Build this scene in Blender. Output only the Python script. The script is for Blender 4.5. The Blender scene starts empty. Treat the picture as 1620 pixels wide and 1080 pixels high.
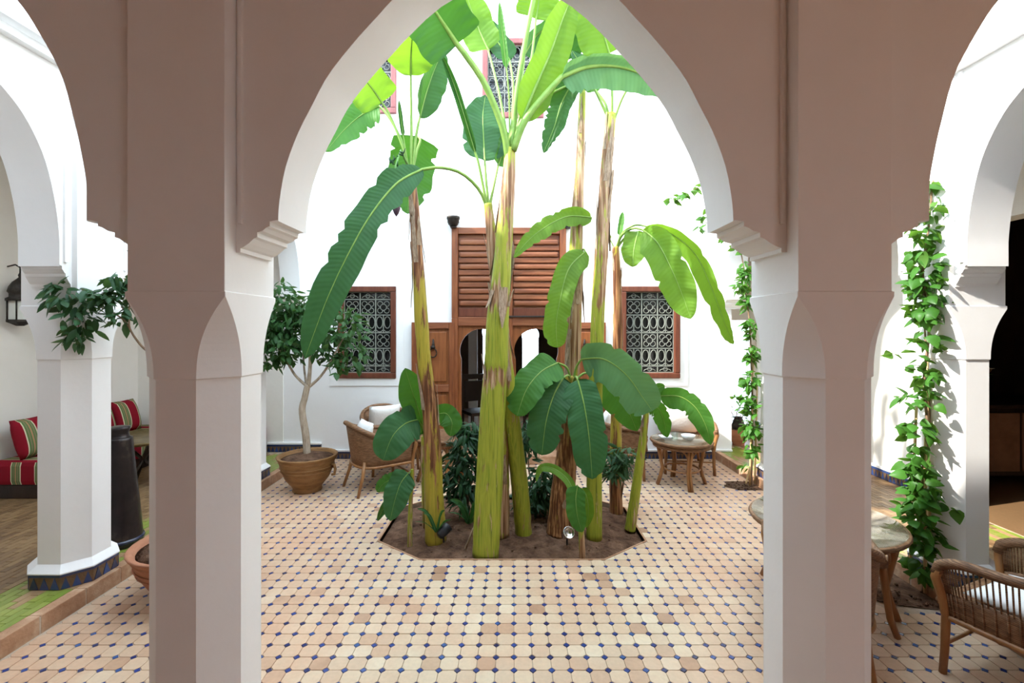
import bpy, bmesh, math, random
from mathutils import Vector, Matrix, noise as mnoise

random.seed(7)
SC = bpy.context.scene
COL = SC.collection
CAMZ = 1.8; F = 750.0; PX = 812.0; PY = 520.0

# ------------------------------------------------------------------ camera, world, sun, exposure
cam_d = bpy.data.cameras.new('camera'); cam = bpy.data.objects.new('camera', cam_d); COL.objects.link(cam)
cam.location = (0, 0, CAMZ); cam.rotation_euler = (math.pi/2, 0, 0)
cam_d.sensor_width = 36; cam_d.lens = 36*F/1620
cam_d.shift_x = -2/1620; cam_d.shift_y = -20/1620
cam_d.clip_start = 0.05; cam_d.clip_end = 200
SC.camera = cam
W = bpy.data.worlds.new('sky'); SC.world = W; W.use_nodes = True
bg = W.node_tree.nodes['Background']
bg.inputs['Color'].default_value = (0.67, 0.84, 1.0, 1); bg.inputs['Strength'].default_value = 2.35
sun_d = bpy.data.lights.new('sun', 'SUN'); sun_d.energy = 4.4; sun_d.angle = math.radians(1.2); sun_d.color = (1.0, .95, .86)
sun = bpy.data.objects.new('sun', sun_d); COL.objects.link(sun); sun.location = (-8, 0, 12)
sun.rotation_euler = Vector((.72, .20, -.66)).to_track_quat('-Z', 'Y').to_euler()
SC.view_settings.view_transform = 'Standard'; SC.view_settings.look = 'None'
SC.view_settings.gamma = 1.0; SC.view_settings.use_curve_mapping = False
SC.view_settings.exposure = 1.45
try:
    SC.cycles.max_bounces = 12; SC.cycles.diffuse_bounces = 8; SC.cycles.transmission_bounces = 8
    SC.cycles.transparent_max_bounces = 8; SC.cycles.sample_clamp_indirect = 8
except Exception: pass

# ------------------------------------------------------------------ helpers
def P(x, y, d): return Vector(((x-PX)*d/F, d, CAMZ-(y-PY)*d/F))
def V3(*a): return Vector(a)

def crom(pts, n):
    """Catmull-Rom through pts (tuples of any length), n samples"""
    m = len(pts)
    if m == 2:
        return [tuple(a+(b-a)*i/(n-1) for a, b in zip(*pts)) for i in range(n)]
    out = []
    for i in range(n):
        t = i/(n-1)*(m-1); k = min(int(t), m-2); f = t-k
        p0 = pts[max(k-1, 0)]; p1 = pts[k]; p2 = pts[k+1]; p3 = pts[min(k+2, m-1)]
        out.append(tuple(.5*((2*b)+(c-a)*f+(2*a-5*b+4*c-d)*f*f+(-a+3*b-3*c+d)*f**3) for a, b, c, d in zip(p0, p1, p2, p3)))
    return out

class MB:
    def __init__(s): s.v = []; s.f = []; s.sm = []; s.col = None; s.mi = []
    def add(s, vs, fs, smooth=False, mi=0):
        b = len(s.v); s.v += [Vector(q) for q in vs]
        for f in fs: s.f.append([b+i for i in f]); s.sm.append(smooth); s.mi.append(mi)
    def box(s, x0, y0, z0, x1, y1, z1, mi=0):
        s.add([(x0,y0,z0),(x1,y0,z0),(x1,y1,z0),(x0,y1,z0),(x0,y0,z1),(x1,y0,z1),(x1,y1,z1),(x0,y1,z1)],
              [(3,2,1,0),(4,5,6,7),(0,1,5,4),(1,2,6,5),(2,3,7,6),(3,0,4,7)], False, mi)
    def bbox(s, x0, y0, z0, x1, y1, z1, b=.01, mi=0):
        """box with its edges chamfered"""
        bm = bmesh.new(); bmesh.ops.create_cube(bm, size=1)
        for v in bm.verts: v.co = V3(x0+(v.co.x+.5)*(x1-x0), y0+(v.co.y+.5)*(y1-y0), z0+(v.co.z+.5)*(z1-z0))
        b = min(b, .45*min(x1-x0, y1-y0, z1-z0))
        bmesh.ops.bevel(bm, geom=bm.edges[:], offset=b, segments=2, affect='EDGES', profile=.6)
        bm.verts.index_update()
        s.add([v.co.copy() for v in bm.verts], [[v.index for v in f.verts] for f in bm.faces], False, mi); bm.free()
    def tube(s, pts, r, n=8, caps=True, smooth=True, mi=0, sq=None):
        pts = [Vector(p) for p in pts]; m = len(pts)
        rr = r if isinstance(r, (list, tuple)) else [r]*m
        T = [(pts[min(i+1, m-1)]-pts[max(i-1, 0)]).normalized() for i in range(m)]
        a = V3(0,0,1) if abs(T[0].z) < .9 else V3(1,0,0)
        u = T[0].cross(a).normalized(); vs = []
        for i in range(m):
            u = (u-T[i]*u.dot(T[i])).normalized(); w = T[i].cross(u)
            for k in range(n):
                an = 2*math.pi*k/n
                vs.append(pts[i]+(u*math.cos(an)+w*math.sin(an))*rr[i])
        fs = [(i*n+k, i*n+(k+1)%n, (i+1)*n+(k+1)%n, (i+1)*n+k) for i in range(m-1) for k in range(n)]
        if caps: fs += [tuple(range(n-1, -1, -1)), tuple((m-1)*n+k for k in range(n))]
        s.add(vs, fs, smooth, mi)
    def lathe(s, prof, c=(0,0,0), n=24, smooth=True, mi=0, a0=0):
        m = len(prof); vs = []
        for r, z in prof:
            for k in range(n):
                an = a0+2*math.pi*k/n; vs.append((c[0]+r*math.cos(an), c[1]+r*math.sin(an), c[2]+z))
        fs = [(i*n+k, i*n+(k+1)%n, (i+1)*n+(k+1)%n, (i+1)*n+k) for i in range(m-1) for k in range(n)]
        fs += [tuple(range(n-1, -1, -1)), tuple((m-1)*n+k for k in range(n))]
        s.add(vs, fs, smooth, mi)
    def prism(s, poly, axis, a0, a1, mi=0):
        """extrude a 2D polygon: axis 'y' -> poly is (x,z); 'x' -> (y,z); 'z' -> (x,y)"""
        def q(p, a): return {'y': (p[0], a, p[1]), 'x': (a, p[0], p[1]), 'z': (p[0], p[1], a)}[axis]
        n = len(poly)
        s.add([q(p, a0) for p in poly]+[q(p, a1) for p in poly],
              [tuple(range(n)), tuple(range(2*n-1, n-1, -1))]+[(i, n+i, n+(i+1)%n, (i+1)%n) for i in range(n)], False, mi)
    def xf(s, M, i0=0):
        for i in range(i0, len(s.v)): s.v[i] = M @ s.v[i]
        return s
    def mesh(s, name, mats, origin=(0,0,0), fixn=True):
        me = bpy.data.meshes.new(name); o = Vector(origin)
        me.from_pydata([tuple(v-o) for v in s.v], [], s.f)
        for m in (mats if isinstance(mats, (list, tuple)) else [mats]): me.materials.append(m)
        for p, sm, mi in zip(me.polygons, s.sm, s.mi): p.use_smooth = sm; p.material_index = mi
        if s.col:
            at = me.attributes.new('dry', 'FLOAT', 'POINT')
            for i, c in enumerate(s.col): at.data[i].value = c
        if fixn:
            bm = bmesh.new(); bm.from_mesh(me); bmesh.ops.recalc_face_normals(bm, faces=bm.faces[:]); bm.to_mesh(me); bm.free()
        me.update(); return me
    def build(s, name, mats, parent=None, origin=None, fixn=True):
        og = Vector(origin) if origin is not None else (Vector((0,0,0)) if parent is None else wloc(parent))
        me = s.mesh(name, mats, og, fixn)
        ob = bpy.data.objects.new(name, me); COL.objects.link(ob)
        if parent is None: ob.location = og
        else: ob.parent = parent; ob.location = (0,0,0)
        return ob

def wloc(o):
    l = Vector((0,0,0))
    while o is not None: l = l+o.location; o = o.parent
    return l
def empty(name, loc=(0,0,0), rz=0):
    o = bpy.data.objects.new(name, None); COL.objects.link(o); o.location = loc; o.rotation_euler.z = rz
    o.empty_display_size = .1; return o
def inst(name, me, parent, M):
    """another object on shared mesh data; M is local to the parent"""
    o = bpy.data.objects.new(name, me); COL.objects.link(o); o.parent = parent; o.matrix_local = M; return o
def tag(o, label=None, cat=None, group=None, kind=None):
    for k, v in (('label', label), ('category', cat), ('group', group), ('kind', kind)):
        if v: o[k] = v
    return o
def copy_tree(o, parent=None):
    c = o.copy(); COL.objects.link(c)
    if parent is not None: c.parent = parent
    for ch in [q for q in bpy.data.objects if q.parent == o]: copy_tree(ch, c)
    return c

# ------------------------------------------------------------------ materials
def new_mat(name):
    m = bpy.data.materials.new(name); m.use_nodes = True; nt = m.node_tree
    return m, nt, nt.nodes['Principled BSDF']
def nd(nt, t, **kw):
    n = nt.nodes.new(t)
    for k, v in kw.items():
        if k in n.inputs: n.inputs[k].default_value = v
        else: setattr(n, k, v)
    return n
def ramp(nt, stops, interp='LINEAR'):
    r = nt.nodes.new('ShaderNodeValToRGB'); r.color_ramp.interpolation = interp
    e = r.color_ramp.elements
    while len(e) < len(stops): e.new(.5)
    for el, (p, c) in zip(e, stops): el.position = p; el.color = (*c, 1)
    return r
def coords(nt, scale=(1,1,1), kind='Object'):
    tc = nt.nodes.new('ShaderNodeTexCoord'); mp = nt.nodes.new('ShaderNodeMapping'); mp.inputs['Scale'].default_value = scale
    nt.links.new(tc.outputs[kind], mp.inputs[0]); return mp.outputs[0]
def noisy(name, cols, scale=6, stretch=(1,1,1), rough=.7, bump=.15, bscale=None, detail=5, spec=.3, metal=0, dist=.02, kind='Object', stops=None, coat=0):
    m, nt, b = new_mat(name); L = nt.links
    c = coords(nt, stretch, kind)
    n = nd(nt, 'ShaderNodeTexNoise', Scale=scale, Detail=detail, Roughness=.6); L.new(c, n.inputs['Vector'])
    k = len(cols)
    st = stops or [(.3+.4*i/max(k-1, 1)) for i in range(k)]
    r = ramp(nt, list(zip(st, cols))); L.new(n.outputs['Fac'], r.inputs[0]); L.new(r.outputs[0], b.inputs['Base Color'])
    b.inputs['Roughness'].default_value = rough; b.inputs['Specular IOR Level'].default_value = spec; b.inputs['Metallic'].default_value = metal
    if coat: b.inputs['Coat Weight'].default_value = coat
    if bump:
        n2 = nd(nt, 'ShaderNodeTexNoise', Scale=bscale or scale*4, Detail=4); L.new(c, n2.inputs['Vector'])
        bp = nd(nt, 'ShaderNodeBump', Strength=bump, Distance=dist); L.new(n2.outputs['Fac'], bp.inputs['Height']); L.new(bp.outputs[0], b.inputs['Normal'])
    return m
def per_piece(name, stops, rough=.55, spec=.4, speck=.12, interp='LINEAR', coat=0, seedmul=1.0, wear_bounce=None):
    """colour that differs from piece to piece (object and mesh island)"""
    m, nt, b = new_mat(name); L = nt.links
    oi = nt.nodes.new('ShaderNodeObjectInfo'); ge = nt.nodes.new('ShaderNodeNewGeometry')
    a = nd(nt, 'ShaderNodeMath', operation='ADD'); L.new(oi.outputs['Random'], a.inputs[0]); L.new(ge.outputs['Random Per Island'], a.inputs[1])
    mu = nd(nt, 'ShaderNodeMath', operation='MULTIPLY'); mu.inputs[1].default_value = seedmul*7.31; L.new(a.outputs[0], mu.inputs[0])
    fr = nd(nt, 'ShaderNodeMath', operation='FRACT'); L.new(mu.outputs[0], fr.inputs[0])
    r = ramp(nt, stops, interp); L.new(fr.outputs[0], r.inputs[0])
    tc = nt.nodes.new('ShaderNodeNewGeometry')
    n = nd(nt, 'ShaderNodeTexNoise', Scale=45, Detail=4); L.new(tc.outputs['Position'], n.inputs['Vector'])
    n0 = nd(nt, 'ShaderNodeTexNoise', Scale=1.3, Detail=3); L.new(tc.outputs['Position'], n0.inputs['Vector'])
    hs = nd(nt, 'ShaderNodeHueSaturation'); src = r.outputs[0]
    if wear_bounce:
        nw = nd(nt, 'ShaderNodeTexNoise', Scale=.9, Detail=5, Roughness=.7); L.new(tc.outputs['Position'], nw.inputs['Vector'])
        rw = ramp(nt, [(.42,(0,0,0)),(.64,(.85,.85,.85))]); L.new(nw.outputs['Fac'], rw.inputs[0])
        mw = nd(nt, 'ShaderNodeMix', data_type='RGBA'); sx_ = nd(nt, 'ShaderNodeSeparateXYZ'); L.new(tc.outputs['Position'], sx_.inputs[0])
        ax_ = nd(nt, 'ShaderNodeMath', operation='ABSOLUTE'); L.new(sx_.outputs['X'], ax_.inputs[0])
        mx_ = nd(nt, 'ShaderNodeMapRange'); mx_.inputs['From Min'].default_value = 1.0; mx_.inputs['From Max'].default_value = 2.4; mx_.inputs['To Max'].default_value = .45; L.new(ax_.outputs[0], mx_.inputs[0])  # rosier towards the galleries: warm bounce light painted on top of the worn patches
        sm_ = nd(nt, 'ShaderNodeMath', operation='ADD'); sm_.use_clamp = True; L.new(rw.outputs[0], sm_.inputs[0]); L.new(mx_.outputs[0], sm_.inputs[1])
        L.new(sm_.outputs[0], mw.inputs[0]); L.new(src, mw.inputs[6]); mw.inputs[7].default_value = (*wear_bounce, 1); src = mw.outputs[2]
    L.new(src, hs.inputs['Color'])
    mr = nd(nt, 'ShaderNodeMapRange'); mr.inputs['To Min'].default_value = 1-speck*2.2; mr.inputs['To Max'].default_value = 1+speck*2.2
    ad = nd(nt, 'ShaderNodeMath', operation='ADD'); L.new(n.outputs['Fac'], ad.inputs[0]); L.new(n0.outputs['Fac'], ad.inputs[1])
    hf = nd(nt, 'ShaderNodeMath', operation='MULTIPLY'); hf.inputs[1].default_value = .5; L.new(ad.outputs[0], hf.inputs[0])
    L.new(hf.outputs[0], mr.inputs[0]); L.new(mr.outputs[0], hs.inputs['Value'])
    L.new(hs.outputs[0], b.inputs['Base Color'])
    b.inputs['Roughness'].default_value = rough; b.inputs['Specular IOR Level'].default_value = spec
    if coat: b.inputs['Coat Weight'].default_value = coat
    bp = nd(nt, 'ShaderNodeBump', Strength=.2, Distance=.003); L.new(n.outputs['Fac'], bp.inputs['Height']); L.new(bp.outputs[0], b.inputs['Normal'])
    return m
def leafmat(name, top, under, trans, tmix=.4, rough=.5):
    m, nt, b = new_mat(name); L = nt.links
    oi = nt.nodes.new('ShaderNodeObjectInfo'); ge = nt.nodes.new('ShaderNodeNewGeometry')
    n = nd(nt, 'ShaderNodeTexNoise', Scale=7, Detail=4); L.new(coords(nt), n.inputs['Vector'])
    mx = nd(nt, 'ShaderNodeMix', data_type='RGBA'); mx.inputs[6].default_value = (*top, 1); mx.inputs[7].default_value = (*under, 1)
    L.new(ge.outputs['Backfacing'], mx.inputs[0])
    hs = nd(nt, 'ShaderNodeHueSaturation'); L.new(mx.outputs[2], hs.inputs['Color'])
    ad = nd(nt, 'ShaderNodeMath', operation='ADD'); L.new(n.outputs['Fac'], ad.inputs[0]); L.new(oi.outputs['Random'], ad.inputs[1])
    mr = nd(nt, 'ShaderNodeMapRange'); mr.inputs['From Min'].default_value = .2; mr.inputs['From Max'].default_value = 1.8
    mr.inputs['To Min'].default_value = .72; mr.inputs['To Max'].default_value = 1.3; L.new(ad.outputs[0], mr.inputs[0])
    at = nt.nodes.new('ShaderNodeAttribute'); at.attribute_name = 'dry'; vsum = mr.outputs[0]; hsum = None
    for per, amp in ((.034, .032), (.145, .05)):
        mu = nd(nt, 'ShaderNodeMath', operation='MULTIPLY'); mu.inputs[1].default_value = 2*math.pi/per; L.new(at.outputs['Fac'], mu.inputs[0])
        si = nd(nt, 'ShaderNodeMath', operation='SINE'); L.new(mu.outputs[0], si.inputs[0])
        ma = nd(nt, 'ShaderNodeMath', operation='MULTIPLY_ADD'); ma.inputs[1].default_value = amp; L.new(si.outputs[0], ma.inputs[0]); L.new(vsum, ma.inputs[2]); vsum = ma.outputs[0]
        hsum = hsum or si.outputs[0]
    bp = nd(nt, 'ShaderNodeBump', Strength=.15, Distance=.004); L.new(hsum, bp.inputs['Height']); L.new(bp.outputs[0], b.inputs['Normal'])
    L.new(vsum, hs.inputs['Value'])
    L.new(hs.outputs[0], b.inputs['Base Color']); b.inputs['Roughness'].default_value = rough; b.inputs['Specular IOR Level'].default_value = .18
    tr = nd(nt, 'ShaderNodeBsdfTranslucent'); tr.inputs[0].default_value = (*trans, 1)
    ms = nd(nt, 'ShaderNodeMixShader'); ms.inputs[0].default_value = tmix
    L.new(b.outputs[0], ms.inputs[1]); L.new(tr.outputs[0], ms.inputs[2]); L.new(ms.outputs[0], nt.nodes['Material Output'].inputs[0])
    return m

M = {}
M['plaster'] = noisy('plaster', [(.84,.83,.82),(.87,.86,.855)], 3, rough=.85, bump=.06, bscale=18, spec=.15)
M['cream'] = noisy('cream_plaster', [(.80,.77,.71),(.84,.81,.76)], 2.5, rough=.9, bump=.08, bscale=14, spec=.1)
M['tadelakt'] = noisy('brown_tadelakt', [(.64,.45,.37),(.70,.51,.43)], 2.5, rough=.7, bump=.08, spec=.2)
M['cedar'] = noisy('cedar_ceiling', [(.16,.08,.045),(.24,.125,.07)], 5, (1,8,1), rough=.6)
M['wood'] = noisy('cedar_wood', [(.11,.028,.009),(.20,.058,.018),(.26,.085,.028)], 4, (6,6,.6), rough=.45, bump=.12, spec=.4)
M['wood_h'] = noisy('cedar_wood_across', [(.13,.038,.015),(.21,.066,.026),(.27,.10,.042)], 4, (.6,6,6), rough=.45, bump=.12, spec=.4)
M['wood_panel'] = noisy('cedar_panel', [(.14,.04,.011),(.23,.072,.02),(.28,.095,.028)], 4, (6,6,.6), rough=.45, bump=.1, spec=.4)
M['frame'] = noisy('window_wood', [(.095,.026,.014),(.16,.05,.026)], 5, (4,4,.8), rough=.45, bump=.1)
M['frame_pale'] = noisy('faded_window_wood', [(.20,.065,.065),(.28,.10,.095)], 5, (4,4,.8), rough=.55, bump=.1)
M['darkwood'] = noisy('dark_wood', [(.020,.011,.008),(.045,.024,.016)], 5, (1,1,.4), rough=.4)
M['iron'] = noisy('black_iron', [(.02,.017,.015),(.05,.042,.036)], 20, rough=.5, bump=.2, metal=.6)
M['grille'] = noisy('painted_iron_grille', [(.23,.24,.205),(.30,.31,.265)], 14, rough=.6, bump=.1)
M['grout'] = noisy('grout', [(.42,.33,.25),(.54,.44,.34)], 20, rough=.95, bump=.3)
M['tile'] = per_piece('cream_floor_tile', [(0,(.30,.165,.095)),(.04,(.42,.26,.16)),(.09,(.53,.38,.26)),(.25,(.56,.42,.29)),(.5,(.60,.465,.32)),(.8,(.62,.50,.35)),(.92,(.66,.55,.40)),(.97,(.50,.34,.22)),(1,(.36,.22,.14))], speck=.13, rough=.5, wear_bounce=(.56,.345,.22))
M['blue'] = per_piece('blue_glazed_tile', [(0,(.022,.022,.075)),(.35,(.022,.036,.16)),(.7,(.028,.055,.23)),(1,(.04,.095,.26))], rough=.25, spec=.5, speck=.15)
M['bejmat'] = per_piece('terracotta_brick_tile', [(0,(.15,.085,.04)),(.4,(.21,.125,.06)),(.7,(.245,.15,.072)),(1,(.29,.185,.092))], speck=.2, rough=.4)
M['green'] = per_piece('green_glazed_brick', [(0,(.22,.25,.05)),(.25,(.18,.24,.035)),(.5,(.26,.29,.06)),(.68,(.20,.25,.04)),(.72,(.36,.23,.12)),(1,(.34,.21,.11))], speck=.2, rough=.3, spec=.5)
M['kerb'] = noisy('terracotta_kerb', [(.30,.15,.08),(.42,.24,.14),(.56,.38,.25)], 7, rough=.7, bump=.4, stops=[.3,.55,.72])
M['zellige_dark'] = per_piece('dark_blue_zellige', [(0,(.015,.02,.05)),(.5,(.02,.035,.10)),(1,(.03,.07,.22))], rough=.25, spec=.6)
M['zellige_ochre'] = noisy('ochre_zellige', [(.10,.055,.03),(.19,.11,.055)], 14, rough=.35, bump=.2)
M['soil'] = noisy('soil', [(.05,.026,.016),(.125,.068,.042),(.20,.118,.076)], 9, rough=.98, bump=.9, bscale=40, dist=.03, spec=.1)
M['pot'] = noisy('ochre_clay', [(.15,.070,.025),(.25,.125,.045),(.31,.165,.065)], 6, (1,1,3), rough=.6, bump=.25)
M['pot2'] = noisy('terracotta_clay', [(.33,.13,.07),(.46,.21,.12)], 6, (1,1,3), rough=.75, bump=.2)
M['bark'] = noisy('grey_bark', [(.22,.16,.11),(.40,.32,.24),(.52,.43,.34)], 10, (3,3,.7), rough=.85, bump=.4)
M['twig'] = noisy('brown_twig', [(.16,.10,.06),(.32,.21,.13)], 12, rough=.85, bump=.3)
M['bamboo'] = noisy('bamboo_stake', [(.55,.37,.17),(.70,.52,.27)], 8, (4,4,.5), rough=.5)
M['wicker'] = noisy('wicker', [(.095,.042,.018),(.20,.098,.045),(.30,.165,.085)], 22, (1,1,5), rough=.55, bump=.7, bscale=90, dist=.004, spec=.35)
def weave(m):
    nt = m.node_tree; L = nt.links; b = nt.nodes['Principled BSDF']; c = coords(nt)
    w1 = nd(nt, 'ShaderNodeTexWave', Scale=34, Distortion=1.5); w1.bands_direction = 'Z'; w1.inputs['Detail'].default_value = 2; L.new(c, w1.inputs['Vector'])
    old = b.inputs['Base Color'].links[0].from_socket
    hs = nd(nt, 'ShaderNodeHueSaturation'); L.new(old, hs.inputs['Color'])
    mr = nd(nt, 'ShaderNodeMapRange'); mr.inputs['To Min'].default_value = .62; mr.inputs['To Max'].default_value = 1.25; L.new(w1.outputs['Fac'], mr.inputs[0]); L.new(mr.outputs[0], hs.inputs['Value'])
    L.new(hs.outputs[0], b.inputs['Base Color'])
weave(M['wicker'])
M['cane'] = noisy('cane_pole', [(.22,.09,.028),(.36,.17,.06)], 6, (3,3,.7), rough=.38, bump=.1, spec=.45)
M['cotton'] = noisy('white_cotton', [(.82,.80,.77),(.88,.87,.85)], 8, rough=.95, bump=.2, bscale=30, spec=.05)
M['bronze'] = noisy('dark_bronze', [(.010,.007,.008),(.028,.021,.020),(.14,.105,.08)], 5, (1,1,.7), rough=.33, bump=.15, metal=.4, stops=[.3,.58,.78])
M['brass'] = noisy('aged_brass', [(.14,.10,.045),(.26,.20,.10)], 10, rough=.4, bump=.1, metal=.7)
M['ceramic'] = noisy('white_ceramic', [(.78,.78,.76),(.84,.84,.82)], 4, rough=.25, bump=0, spec=.5)
M['black'] = noisy('black_plastic', [(.012,.012,.014),(.03,.03,.034)], 10, rough=.35, bump=0)
M['steel'] = noisy('polished_steel', [(.5,.5,.5),(.7,.7,.7)], 8, rough=.18, bump=0, metal=1)
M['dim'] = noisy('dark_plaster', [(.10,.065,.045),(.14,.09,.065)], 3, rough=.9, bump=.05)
M['hair'] = noisy('dry_fibre', [(.20,.13,.08),(.45,.34,.24)], 18, (4,4,1), rough=.95, bump=.3)
M['bud'] = noisy('purple_bud', [(.045,.025,.045),(.11,.06,.085)], 12, rough=.55)
M['petal'] = noisy('white_petal', [(.80,.80,.72),(.88,.88,.82)], 12, rough=.8, bump=0)
M['leaf_dark'] = leafmat('banana_leaf_deep', (.018,.085,.018), (.03,.10,.025), (.07,.22,.015), .24)
M['leaf_mid'] = leafmat('banana_leaf_mid', (.030,.125,.018), (.05,.15,.03), (.10,.30,.02), .32)
M['leaf_lime'] = leafmat('banana_leaf_young', (.078,.19,.018), (.10,.21,.028), (.20,.37,.02), .42)
M['leaf_blue'] = leafmat('banana_leaf_waxy', (.018,.088,.026), (.035,.11,.04), (.07,.22,.03), .22, .5)
M['leaf_grey'] = leafmat('banana_leaf_pale', (.07,.19,.075), (.09,.21,.09), (.13,.27,.07), .3, .4)
M['leaf_tree'] = leafmat('ficus_leaf', (.030,.085,.024), (.06,.12,.05), (.10,.24,.03), .22, .4)
M['leaf_citrus'] = leafmat('citrus_leaf', (.032,.085,.036), (.07,.13,.065), (.10,.22,.04), .22, .4)
M['leaf_vine'] = leafmat('vine_leaf', (.045,.145,.020), (.09,.20,.04), (.15,.33,.03), .3, .4)
M['leaf_shrub'] = leafmat('shrub_leaf', (.018,.055,.022), (.04,.085,.04), (.05,.14,.03), .15, .35)
M['rib'] = noisy('midrib', [(.15,.28,.045),(.24,.36,.08)], 12, rough=.45, bump=0)
M['rib_dark'] = noisy('midrib_deep', [(.10,.24,.06),(.17,.33,.09)], 12, rough=.45, bump=0)

def glassmat():
    m, nt, b = new_mat('window_glass'); b.inputs['Base Color'].default_value = (.015,.014,.014,1)
    b.inputs['Roughness'].default_value = .12; b.inputs['Specular IOR Level'].default_value = .5
    return m
M['glass'] = glassmat()
def clear():
    m, nt, b = new_mat('clear_glass'); L = nt.links
    t = nd(nt, 'ShaderNodeBsdfTransparent'); t.inputs[0].default_value = (.93,.97,.95,1)
    g = nd(nt, 'ShaderNodeBsdfGlossy'); g.inputs['Roughness'].default_value = .06
    lw = nd(nt, 'ShaderNodeLayerWeight'); lw.inputs['Blend'].default_value = .5
    pw_ = nd(nt, 'ShaderNodeMath', operation='POWER'); pw_.inputs[1].default_value = 3.0; L.new(lw.outputs['Facing'], pw_.inputs[0])
    fr = nd(nt, 'ShaderNodeMath', operation='MULTIPLY_ADD'); fr.inputs[1].default_value = .4; fr.inputs[2].default_value = .03; L.new(pw_.outputs[0], fr.inputs[0])
    mx = nd(nt, 'ShaderNodeMixShader'); L.new(fr.outputs[0], mx.inputs[0]); L.new(t.outputs[0], mx.inputs[1]); L.new(g.outputs[0], mx.inputs[2])
    L.new(mx.outputs[0], nt.nodes['Material Output'].inputs[0])
    return m
M['clear'] = clear()
def frosted():
    m, nt, b = new_mat('milky_pane'); b.inputs['Base Color'].default_value = (.62,.64,.60,1); b.inputs['Roughness'].default_value = .3
    return m
M['milk'] = frosted()
def stripes(along_x=False):
    m, nt, b = new_mat('striped_fabric'); L = nt.links
    ge = nt.nodes.new('ShaderNodeNewGeometry'); tc = nt.nodes.new('ShaderNodeTexCoord')
    sp = nd(nt, 'ShaderNodeSeparateXYZ'); L.new(tc.outputs['Object'], sp.inputs[0])
    tr = nt.nodes.new('ShaderNodeVectorTransform'); tr.vector_type = 'NORMAL'; tr.convert_from = 'WORLD'; tr.convert_to = 'OBJECT'; L.new(ge.outputs['Normal'], tr.inputs[0])
    sn = nd(nt, 'ShaderNodeSeparateXYZ'); L.new(tr.outputs[0], sn.inputs[0])
    ab = nd(nt, 'ShaderNodeMath', operation='ABSOLUTE'); L.new(sn.outputs['Y'], ab.inputs[0])
    gt = nd(nt, 'ShaderNodeMath', operation='GREATER_THAN'); gt.inputs[1].default_value = -1 if along_x else .75; L.new(ab.outputs[0], gt.inputs[0])
    mx = nd(nt, 'ShaderNodeMix', data_type='FLOAT'); L.new(gt.outputs[0], mx.inputs[0]); L.new(sp.outputs['Y'], mx.inputs[2]); L.new(sp.outputs['X'], mx.inputs[3])
    dv = nd(nt, 'ShaderNodeMath', operation='MULTIPLY'); dv.inputs[1].default_value = 1/.235; L.new(mx.outputs[0], dv.inputs[0])
    ad = nd(nt, 'ShaderNodeMath', operation='ADD'); ad.inputs[1].default_value = 40.1; L.new(dv.outputs[0], ad.inputs[0])
    fr = nd(nt, 'ShaderNodeMath', operation='FRACT'); L.new(ad.outputs[0], fr.inputs[0])
    red = (.23,.012,.022); cr = (.62,.54,.38); ol = (.20,.19,.10); gr = (.10,.17,.06); ta = (.38,.22,.12)
    r = ramp(nt, [(0,red),(.52,cr),(.56,gr),(.61,ol),(.66,gr),(.70,ta),(.76,gr),(.80,ol),(.86,gr),(.91,cr),(.955,red)], 'CONSTANT')
    L.new(fr.outputs[0], r.inputs[0]); L.new(r.outputs[0], b.inputs['Base Color']); b.inputs['Roughness'].default_value = .95; b.inputs['Specular IOR Level'].default_value = .05
    return m
M['stripe'] = stripes(); M['stripe_x'] = stripes(True)
M['redcloth'] = noisy('red_fabric', [(.19,.012,.02),(.25,.018,.028)], 12, rough=.95, bump=.1)
def stemmat(name, g1, g2, b1, b2):
    m, nt, b = new_mat(name); L = nt.links
    at = nt.nodes.new('ShaderNodeAttribute'); at.attribute_name = 'dry'
    c = coords(nt, (9,9,1.3)); n = nd(nt, 'ShaderNodeTexNoise', Scale=2.2, Detail=6, Roughness=.65); L.new(c, n.inputs['Vector'])
    c2 = coords(nt, (26,26,1.0)); n2 = nd(nt, 'ShaderNodeTexNoise', Scale=2.0, Detail=5); L.new(c2, n2.inputs['Vector'])
    ng = ramp(nt, [(.3,g1),(.5,g2),(.75,tuple(x*.6 for x in g1))]); L.new(n2.outputs['Fac'], ng.inputs[0])
    nb = ramp(nt, [(.28,tuple(x*.35 for x in b1)),(.45,b1),(.62,b2),(.75,tuple(min(1,x*1.25) for x in b2))]); L.new(n2.outputs['Fac'], nb.inputs[0])
    su = nd(nt, 'ShaderNodeMath', operation='MULTIPLY_ADD'); su.inputs[1].default_value = 3.2; su.inputs[2].default_value = -1.6; L.new(n.outputs['Fac'], su.inputs[0])
    ad = nd(nt, 'ShaderNodeMath', operation='ADD'); L.new(su.outputs[0], ad.inputs[0]); L.new(at.outputs['Fac'], ad.inputs[1])
    mr = nd(nt, 'ShaderNodeMapRange'); mr.inputs['From Min'].default_value = .38; mr.inputs['From Max'].default_value = .62; L.new(ad.outputs[0], mr.inputs[0])
    mx = nd(nt, 'ShaderNodeMix', data_type='RGBA'); L.new(mr.outputs[0], mx.inputs[0]); L.new(ng.outputs[0], mx.inputs[6]); L.new(nb.outputs[0], mx.inputs[7])
    L.new(mx.outputs[2], b.inputs['Base Color']); b.inputs['Roughness'].default_value = .5; b.inputs['Specular IOR Level'].default_value = .3
    bp = nd(nt, 'ShaderNodeBump', Strength=.5, Distance=.01); L.new(n2.outputs['Fac'], bp.inputs['Height']); L.new(bp.outputs[0], b.inputs['Normal'])
    return m
M['stem'] = stemmat('banana_pseudostem', (.17,.235,.016), (.33,.35,.035), (.24,.115,.05), (.50,.345,.21))
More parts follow.
